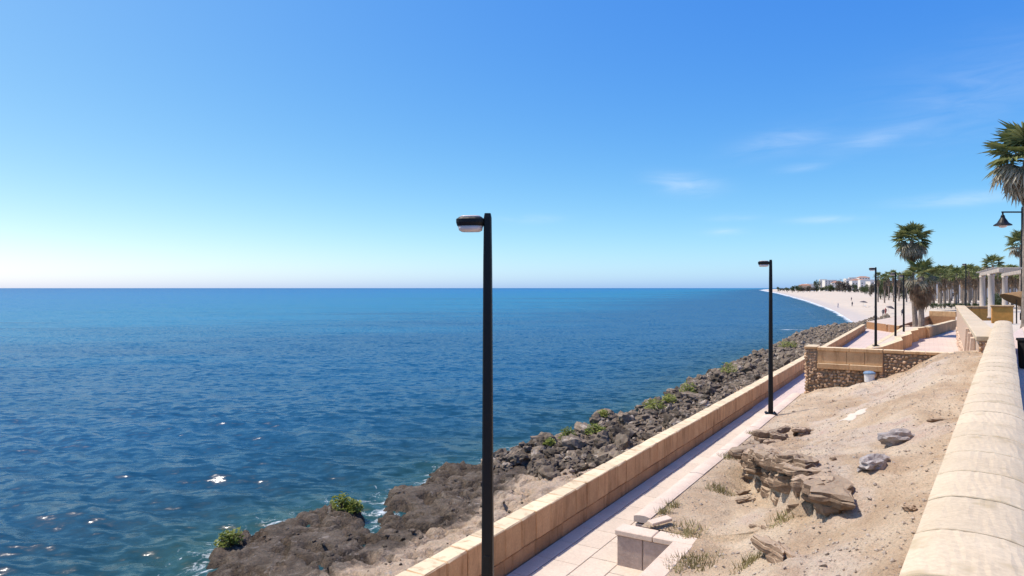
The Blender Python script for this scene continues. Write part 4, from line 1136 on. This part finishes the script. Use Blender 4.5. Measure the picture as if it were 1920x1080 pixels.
pb = at(1727, 613, zb); H2p = (540 - 518) * pb.y / FPX + CAM_Z - zb
palm('short fan palm with a long shaggy skirt beside the tall palm', (pb.x, pb.y, zb), H2p, 1.02, 13, 22, 46, .30, .20, 2, bend=.2, skirt=2.0, skirt_open=44, taper=False, sk_len=1.15)
d = 41.0; pz = CAM_Z + (540 - 300) / FPX * d - Z_PROM
palm('large fan palm cut off by the right edge above the bell lamp', prom_at(1927, d), pz, 1.42, 34, 40, 80, .34, .24, 3, bend=.0, skirt=2.2)
d = 82.0; palm('small fan palm behind the bell lamp at the right edge', prom_at(1913, d), CAM_Z + (540 - 458) / FPX * d - Z_PROM, 1.05, 26, 14, 16, .24, .17, 4, skirt=.8)
d = 150.0; palm('dark fan palm rising above the pergola beam', prom_at(1860, d, 2.4), CAM_Z + (540 - 497) / FPX * d - 2.4, 1.5, 22, 10, 10, .3, .22, 5, skirt=.8)

# grove of planted palms behind the beach: crown and trunk only
def crown_mesh(seed, nl, nd, mats=('palm_green', 'palm_dead'), sc=1.5, skirt=3.2):
    rg = random.Random(seed); vs = []; fs = []; mi = []
    def add(me, mat4, m):
        o = len(vs)
        for v in me.vertices: vs.append(tuple(mat4 @ v.co))
        for p_ in me.polygons: fs.append(tuple(i + o for i in p_.vertices)); mi.append(m)
    lo = [fan_leaf('x', .8, 1.0, None, 9, 105, .35, .15, 30 + i, .05) for i in range(2)]; de = [fan_leaf('x', .5, 1.0, None, 5, 40, .2, .2, 40 + i, .05) for i in range(2)]
    for i in range(nl):
        f = (i + .5) / nl; m4 = Matrix.Translation((0, 0, .2 * (1 - f))) @ Matrix.Rotation(i * 2.4, 4, 'Z') @ Matrix.Rotation(R(80 - 110 * f + rg.uniform(-10, 10)), 4, 'X') @ Matrix.Scale(sc * rg.uniform(.85, 1.1), 4); add(lo[i % 2], m4, 0)
    for i in range(nd):
        f = (i + .5) / nd; m4 = Matrix.Translation((0, 0, -.3 - skirt * f)) @ Matrix.Rotation(i * 2.4, 4, 'Z') @ Matrix.Rotation(R(-62 - 18 * rg.random()), 4, 'X') @ Matrix.Scale(sc * rg.uniform(.7, 1.0), 4); add(de[i % 2], m4, 1)
    me = mesh('crown', vs, fs, mats[0]); me.materials.append(M(mats[1])); me.polygons.foreach_set('material_index', mi); return me
crowns = [crown_mesh(50 + i, 18, 24) for i in range(3)]
grove_trunk = mesh('trunk', *tube([(0, 0, -.5), (0, 0, .5), (.06, 0, 6), (0, 0, 12)], [.34, .26, .22, .2], 7), 'trunk')
def grove():
    rg = random.Random(8); n = 0
    spots = []
    for row, (dd, cnt) in enumerate([(175, 16), (200, 20), (228, 24), (262, 26)]):
        for i in range(cnt):
            px = 1728 + (1925 - 1728) * (i + rg.uniform(.1, .9)) / cnt
            d = dd + rg.uniform(-8, 8); spots.append((px, d, rg.uniform(-.8, .8)))
    for i in range(9): spots.append((1648 + i * 9 + rg.uniform(-3, 3), 250 + rg.uniform(-30, 60), rg.uniform(-.8, .8)))
    for i, (px, d, dh) in enumerate(spots):
        ytop = 508 + rg.uniform(-3, 5) + (6 if px < 1720 else 0); H = CAM_Z + (540 - ytop) / FPX * d - 2.3 + dh * .3
        t = thing('grove_palm', 'planted fan palm in the dense grove behind the beach', 'palm tree', ((px - 960) / FPX * d, d, 2.3), rg.uniform(0, 6.28), 'palms of the beach grove')
        o = obj('trunk', grove_trunk, t); o.scale = (1, 1, H / 12); k_ = rg.uniform(.72, .98); obj('crown', crowns[i % 3], t, (0, 0, H - .6), (0, 0, 0), (k_, k_, k_))
grove()

# broad trees: trunk with limbs, crown of leaf clumps
def tree_crown(seed, mat, n=900, lob=7):
    rg = random.Random(seed); parts = []
    for i in range(lob):
        c = Vector((rg.uniform(-.62, .62), rg.uniform(-.62, .62), rg.uniform(.25, .8))); r = rg.uniform(.3, .5)
        v, f = leaf_cloud(seed * 13 + i, n // lob, r, r, r * .8, .085, flat=0, hollow=.35); parts.append(([tuple(Vector(q) + c) for q in v], f))
    return mesh('crown', *join(parts), mat)
tcr = [tree_crown(1, 'tree_green'), tree_crown(2, 'tree_brown'), tree_crown(3, 'tree_green')]
ttr = mesh('trunk', *join([tube([(0, 0, -.2), (.02, 0, .2), (0, .02, .5)], [.05, .04, .025], 6)] + [tube([(0, 0, .2), (math.cos(a) * .25, math.sin(a) * .25, .5), (math.cos(a) * .42, math.sin(a) * .42, .72)], [.03, .02, .01], 5) for a in (0, 2, 4.1)]), 'wood')
def trees():
    rg = random.Random(12)
    L_ = []
    # headland trees, px, width px, top y, base y, kind
    for (px, wpx, yt, yb, k_) in [(1461, 8, 533, 543, 0), (1476, 7, 534, 543, 0), (1486, 12, 531, 543.5, 0), (1496, 12, 530, 543.5, 0), (1506, 11, 534, 544, 1), (1518, 12, 532, 544.5, 1), (1531, 12, 521, 545, 0), (1527, 10, 534, 545, 1),
            (1553, 14, 531, 546, 0), (1563, 14, 534, 546, 2), (1575, 16, 520, 547, 1), (1585, 18, 522, 548, 1), (1593, 12, 530, 548, 1), (1605, 13, 530, 548, 0), (1621, 13, 531, 551, 2), (1630, 12, 531, 552, 0), (1650, 18, 524, 556, 1), (1660, 20, 516, 556, 2), (1668, 18, 512, 557, 1), (1685, 22, 514, 558, 1), (1700, 22, 512, 558, 2)]:
        d = FPX * (CAM_Z - 2.35) / (yb - 540); d = min(d, 900); L_.append((px, d, wpx * d / FPX, (yb - yt) * d / FPX, k_, 'dark broad-crowned tree on the far shore beyond the beach', 'trees of the far shore', 2.3))
    for i in range(34):
        px = 1464 + 185 * (i + rg.uniform(.1, .9)) / 34; f_ = (px - 1464) / 185; yb = 543.3 + 7.5 * f_ ** 1.6; d = min(FPX * (CAM_Z - 2.35) / (yb - 540), 1000); wpx = 7 + 8 * f_ * rg.random(); L_.append((px, d, wpx * d / FPX, wpx * rg.uniform(.8, 1.2) * d / FPX, (1, 0, 1, 2)[i % 4], 'dark broad-crowned tree on the far shore beyond the beach', 'trees of the far shore', 2.3))
    for i in range(12):
        px = 1640 + 85 * (i + rg.uniform(.1, .9)) / 12; d = 300 + rg.uniform(0, 80); yt = 513 + rg.uniform(0, 12); L_.append((px, d, 20 * d / FPX, CAM_Z + (540 - yt) / FPX * d - 2.3, (1, 2)[i % 2], 'dark broad-crowned tree on the far shore beyond the beach', 'trees of the far shore', 2.3))
    for i in range(16):
        px = 1745 + i * 11 + rg.uniform(-4, 4); d = 330 + rg.uniform(0, 60); yt = 502 + rg.uniform(-4, 3); L_.append((px, d, 24 * d / FPX, CAM_Z + (540 - yt) / FPX * d - 2.3, i % 3, 'green tree standing behind the palm grove', 'trees behind the palm grove', 2.3))
    for (px, yb, wpx, hpx) in [(1862, 571, 22, 26), (1874, 572, 18, 22)]: L_.append((px, 95, wpx * 95 / FPX, hpx * 95 / FPX + 1.2, 2, 'low dark bush seen between the pergola columns', 'bushes behind the pergola', 3.4))
    for i in range(8):
        px = 1745 + i * 13; d = 165; L_.append((px, d, 15 * d / FPX, 1.3, 0, 'low dark hedge bush at the foot of the palm grove', 'hedge bushes under the grove', 2.2))
    for i, (px, d, wd, h, k_, lb, gp, z) in enumerate(L_):
        t = thing('broad_tree' if h > 3 else 'hedge_bush', lb, 'tree' if h > 3 else 'bush', ((px - 960) / FPX * d, d, z), rg.uniform(0, 6.28), gp)
        s = (wd * .62, wd * .62, h / 1.15)
        obj('trunk', ttr, t).scale = s; obj('crown', tcr[k_], t).scale = s
trees()

# ------------------------------------------------------------------ far houses
def house(label, px, d, wm, hm, dm, mat, rotz, seed, roof='flat', zb=2.3):
    rg = random.Random(seed); t = thing('seafront_house', label, 'house', ((px - 960) / FPX * d, d, zb), rotz, 'houses of the far town')
    obj('wall', box('wall', -wm / 2, wm / 2, -dm / 2, dm / 2, -1, hm, mat, .05), t)
    if roof == 'flat':
        obj('roof', box('roof', -wm / 2 - .2, wm / 2 + .2, -dm / 2 - .2, dm / 2 + .2, hm + .003, hm + .6, mat, .05), t)
    else:
        e = .5; vs = [(-wm / 2 - e, -dm / 2 - e, hm), (wm / 2 + e, -dm / 2 - e, hm), (wm / 2 + e, dm / 2 + e, hm), (-wm / 2 - e, dm / 2 + e, hm), (-wm / 4, 0, hm + 2.2), (wm / 4, 0, hm + 2.2)]
        obj('roof', mesh('roof', vs, [(0, 1, 5, 4), (1, 2, 5), (2, 3, 4, 5), (3, 0, 4), (3, 2, 1, 0)], 'roof_tile'), t)
    n = max(2, int(wm / 4.0)); fl = max(1, int(hm / 3.2)); wme = box('window', -.75, .75, -.06, .08, -.8, .8, 'window_dark')
    for f in range(fl):
        for i in range(n):
            wo = obj('window', wme, t, (-wm / 2 + wm * (i + .5) / n, -dm / 2, 1.7 + f * 3.2))
hs = [('pinkish low house at the left end of the far town', 1509, 800, 14, 7, 'pink_rubble', 'hip'), ('grey-white house behind the brown trees of the far town', 1522, 850, 16, 9, 'white_plaster', 'flat'), ('tall white narrow block beside the dark tree in the far town', 1543, 780, 8, 14, 'white_plaster', 'flat'),
      ('white house with dark windows left of the big brown tree', 1555, 760, 14, 13, 'white_plaster', 'flat'), ('low white house partly behind the big brown tree', 1570, 740, 14, 10, 'white_plaster', 'hip'), ('white house right of the big brown tree', 1594, 720, 12, 14, 'white_plaster', 'flat'),
      ('wide white block with tiled roof in the middle of the far town', 1609, 690, 16, 12, 'white_plaster', 'hip'), ('bright white house near the plaza lamp head in the far town', 1624, 660, 14, 12, 'white_plaster', 'flat'), ('stepped white house right of the plaza lamp post', 1638, 640, 12, 10, 'white_plaster', 'flat'),
      ('white house top behind the grove edge', 1655, 600, 12, 10, 'white_plaster', 'hip'), ('white house on the rise behind the middle of the far town', 1602, 820, 14, 17, 'white_plaster', 'flat'), ('second white house on the rise behind the far town', 1618, 800, 14, 17, 'white_plaster', 'hip')]
for i, (lb, px, d, wm, hm, mt, rf) in enumerate(hs): house(lb, px, d * 1.45, wm * 1.3, hm * 1.32, 12, mt, R(random.uniform(-25, 5)), i, rf)
for i, px in enumerate((1775, 1800, 1826, 1848, 1876, 1905)):
    house('pale promenade building seen through the grove trunks', px, 310 + i * 4, 16, 7.5, 9, 'white_plaster', R(-20), 30 + i)

# ------------------------------------------------------------------ people and things on the beach
def person_mesh(name, seed, stride=.18):
    bm = bmesh.new(); verts = {}
    J = {'pel': (0, 0, .95, .15), 'che': (0, .02, 1.30, .17), 'nek': (0, .02, 1.50, .06), 'hed': (0, .03, 1.66, .10), 'top': (0, .03, 1.75, .07),
         'lhip': (.10, 0, .90, .10), 'lkn': (.12, stride, .50, .07), 'lan': (.12, stride * .4, .08, .045), 'lto': (.12, stride * .4 + .14, .03, .04),
         'rhip': (-.10, 0, .90, .10), 'rkn': (-.12, -stride * .2, .50, .07), 'ran': (-.12, -stride, .08, .045), 'rto': (-.12, -stride + .14, .03, .04),
         'lsh': (.20, .02, 1.42, .07), 'lel': (.27, .0, 1.12, .05), 'lha': (.26, .12, .86, .04), 'rsh': (-.20, .02, 1.42, .07), 'rel': (-.27, -.04, 1.12, .05), 'rha': (-.26, .06, .86, .04)}
    E = [('pel', 'che'), ('che', 'nek'), ('nek', 'hed'), ('hed', 'top'), ('pel', 'lhip'), ('lhip', 'lkn'), ('lkn', 'lan'), ('lan', 'lto'), ('pel', 'rhip'), ('rhip', 'rkn'), ('rkn', 'ran'), ('ran', 'rto'), ('che', 'lsh'), ('lsh', 'lel'), ('lel', 'lha'), ('che', 'rsh'), ('rsh', 'rel'), ('rel', 'rha')]
    names = list(J); me = bpy.data.meshes.new(name); me.from_pydata([J[n][:3] for n in names], [(names.index(a), names.index(b)) for a, b in E], []); me.update()
    o = bpy.data.objects.new(name, me); COL.objects.link(o)
    sk = o.modifiers.new('s', 'SKIN'); sv = me.skin_vertices[0].data
    for i, n in enumerate(names): sv[i].radius = (J[n][3], J[n][3]); sv[i].use_root = (n == 'pel')
    o.modifiers.new('u', 'SUBSURF').levels = 1
    dg = bpy.context.evaluated_depsgraph_get(); ev = o.evaluated_get(dg); m2 = bpy.data.meshes.new_from_object(ev)
    bpy.data.objects.remove(o); m2.name = name
    return m2
mat_plain('cloth_dark', (.05, .05, .07), .8, .2); mat_plain('cloth_red', (.30, .09, .08), .8, .2); mat_plain('cloth_blue', (.10, .15, .28), .8, .2)
pm = {}
for i, c in enumerate(('cloth_dark', 'cloth_red', 'cloth_blue', 'skin')):
    m2 = person_mesh('person', i, .1 + .06 * i); m2.materials.clear(); m2.materials.append(M(c)); m2.polygons.foreach_set('use_smooth', [True] * len(m2.polygons)); pm[c] = m2
def beach_z(x, y):
    xb = float(np.interp(y, beach_line[:, 1], beach_line[:, 0])); st = 1 + max(0, y - 250) / 900 * .8
    return float(np.interp((x - xb) / st, [-3, 0, 4, 20, 45, 90], [-.5, .02, .45, 1.3, 2.1, 2.4]))
def beach_pt(px, py):
    z = .8
    for _ in range(10): p = at(px, py, z); z = .5 * z + .5 * beach_z(p.x, p.y)
    p = at(px, py, z); return Vector((p.x, p.y, z))
for (px, py, c, lb) in [(1598, 574.5, 'cloth_dark', 'person in dark clothes standing mid-beach left of the parasol'), (1656, 593.5, 'cloth_dark', 'person in dark clothes nearest the plaza on the beach'), (1660.5, 591, 'cloth_red', 'person in reddish clothes beside the one nearest the plaza'),
                        (1571.5, 577, 'cloth_blue', 'person in blue wading at the water line'), (1596.5, 564, 'cloth_dark', 'far person walking up the middle of the beach'), (1641, 583, 'cloth_blue', 'person partly behind the plaza lamp post on the sand'), (1692, 594, 'cloth_dark', 'person on the sand between the two right plaza lamps'), (1736, 566, 'cloth_dark', 'person on the sand right of the palms'), (1783, 567.5, 'cloth_dark', 'person near the grove on the sand')]:
    p = beach_pt(px, py); tag(obj('person', pm[c], None, p - Vector((0, 0, .02)), (0, 0, random.uniform(0, 6.28))), lb, 'person', 'people on the beach')
def parasol(label, px, py, r, tilt, cl):
    p = beach_pt(px, py); t = thing('beach_parasol', label, 'parasol', p, 0, 'parasols on the beach')
    obj('pole', mesh('pole', *tube([(0, 0, -.2), (0, 0, 1.9)], .03, 6), 'towel'), t); obj('canopy', mesh('canopy', *lathe([(r, 1.45), (r * .96, 1.47), (r * .5, 1.8), (.03, 1.98)], 10), cl), t, (0, 0, 0), (R(tilt), R(tilt), 0))
parasol('dark beach parasol on the sand in the middle of the beach', 1618.5, 575, 1.35, 4, 'umbrella_cloth')
parasol('dark tilted parasol behind the two people nearest the plaza', 1666, 588, 1.0, 12, 'umbrella_cloth')
def towel(label, px, py, rz):
    p = beach_pt(px, py); o = thing('sun_lounger', label, 'sun lounger', p, rz)
    obj('seat', box('seat', -.3, .3, -.9, .4, .25, .32, 'towel', .02), o); obj('backrest', box('backrest', -.3, .3, 0, .7, 0, .06, 'towel', .02), o, (0, .4, .28), (R(40), 0, 0))
    for sx in (-.25, .25):
        for sy in (-.8, .3): obj('leg', box('leg', sx - .02, sx + .02, sy - .02, sy + .02, 0, .249, 'umbrella_cloth'), o)
towel('pale sun lounger below the dark parasol in mid-beach', 1626, 576.5, .4); towel('pale sun lounger on the sand in front of the nearest beach people', 1669, 598, 1.2)
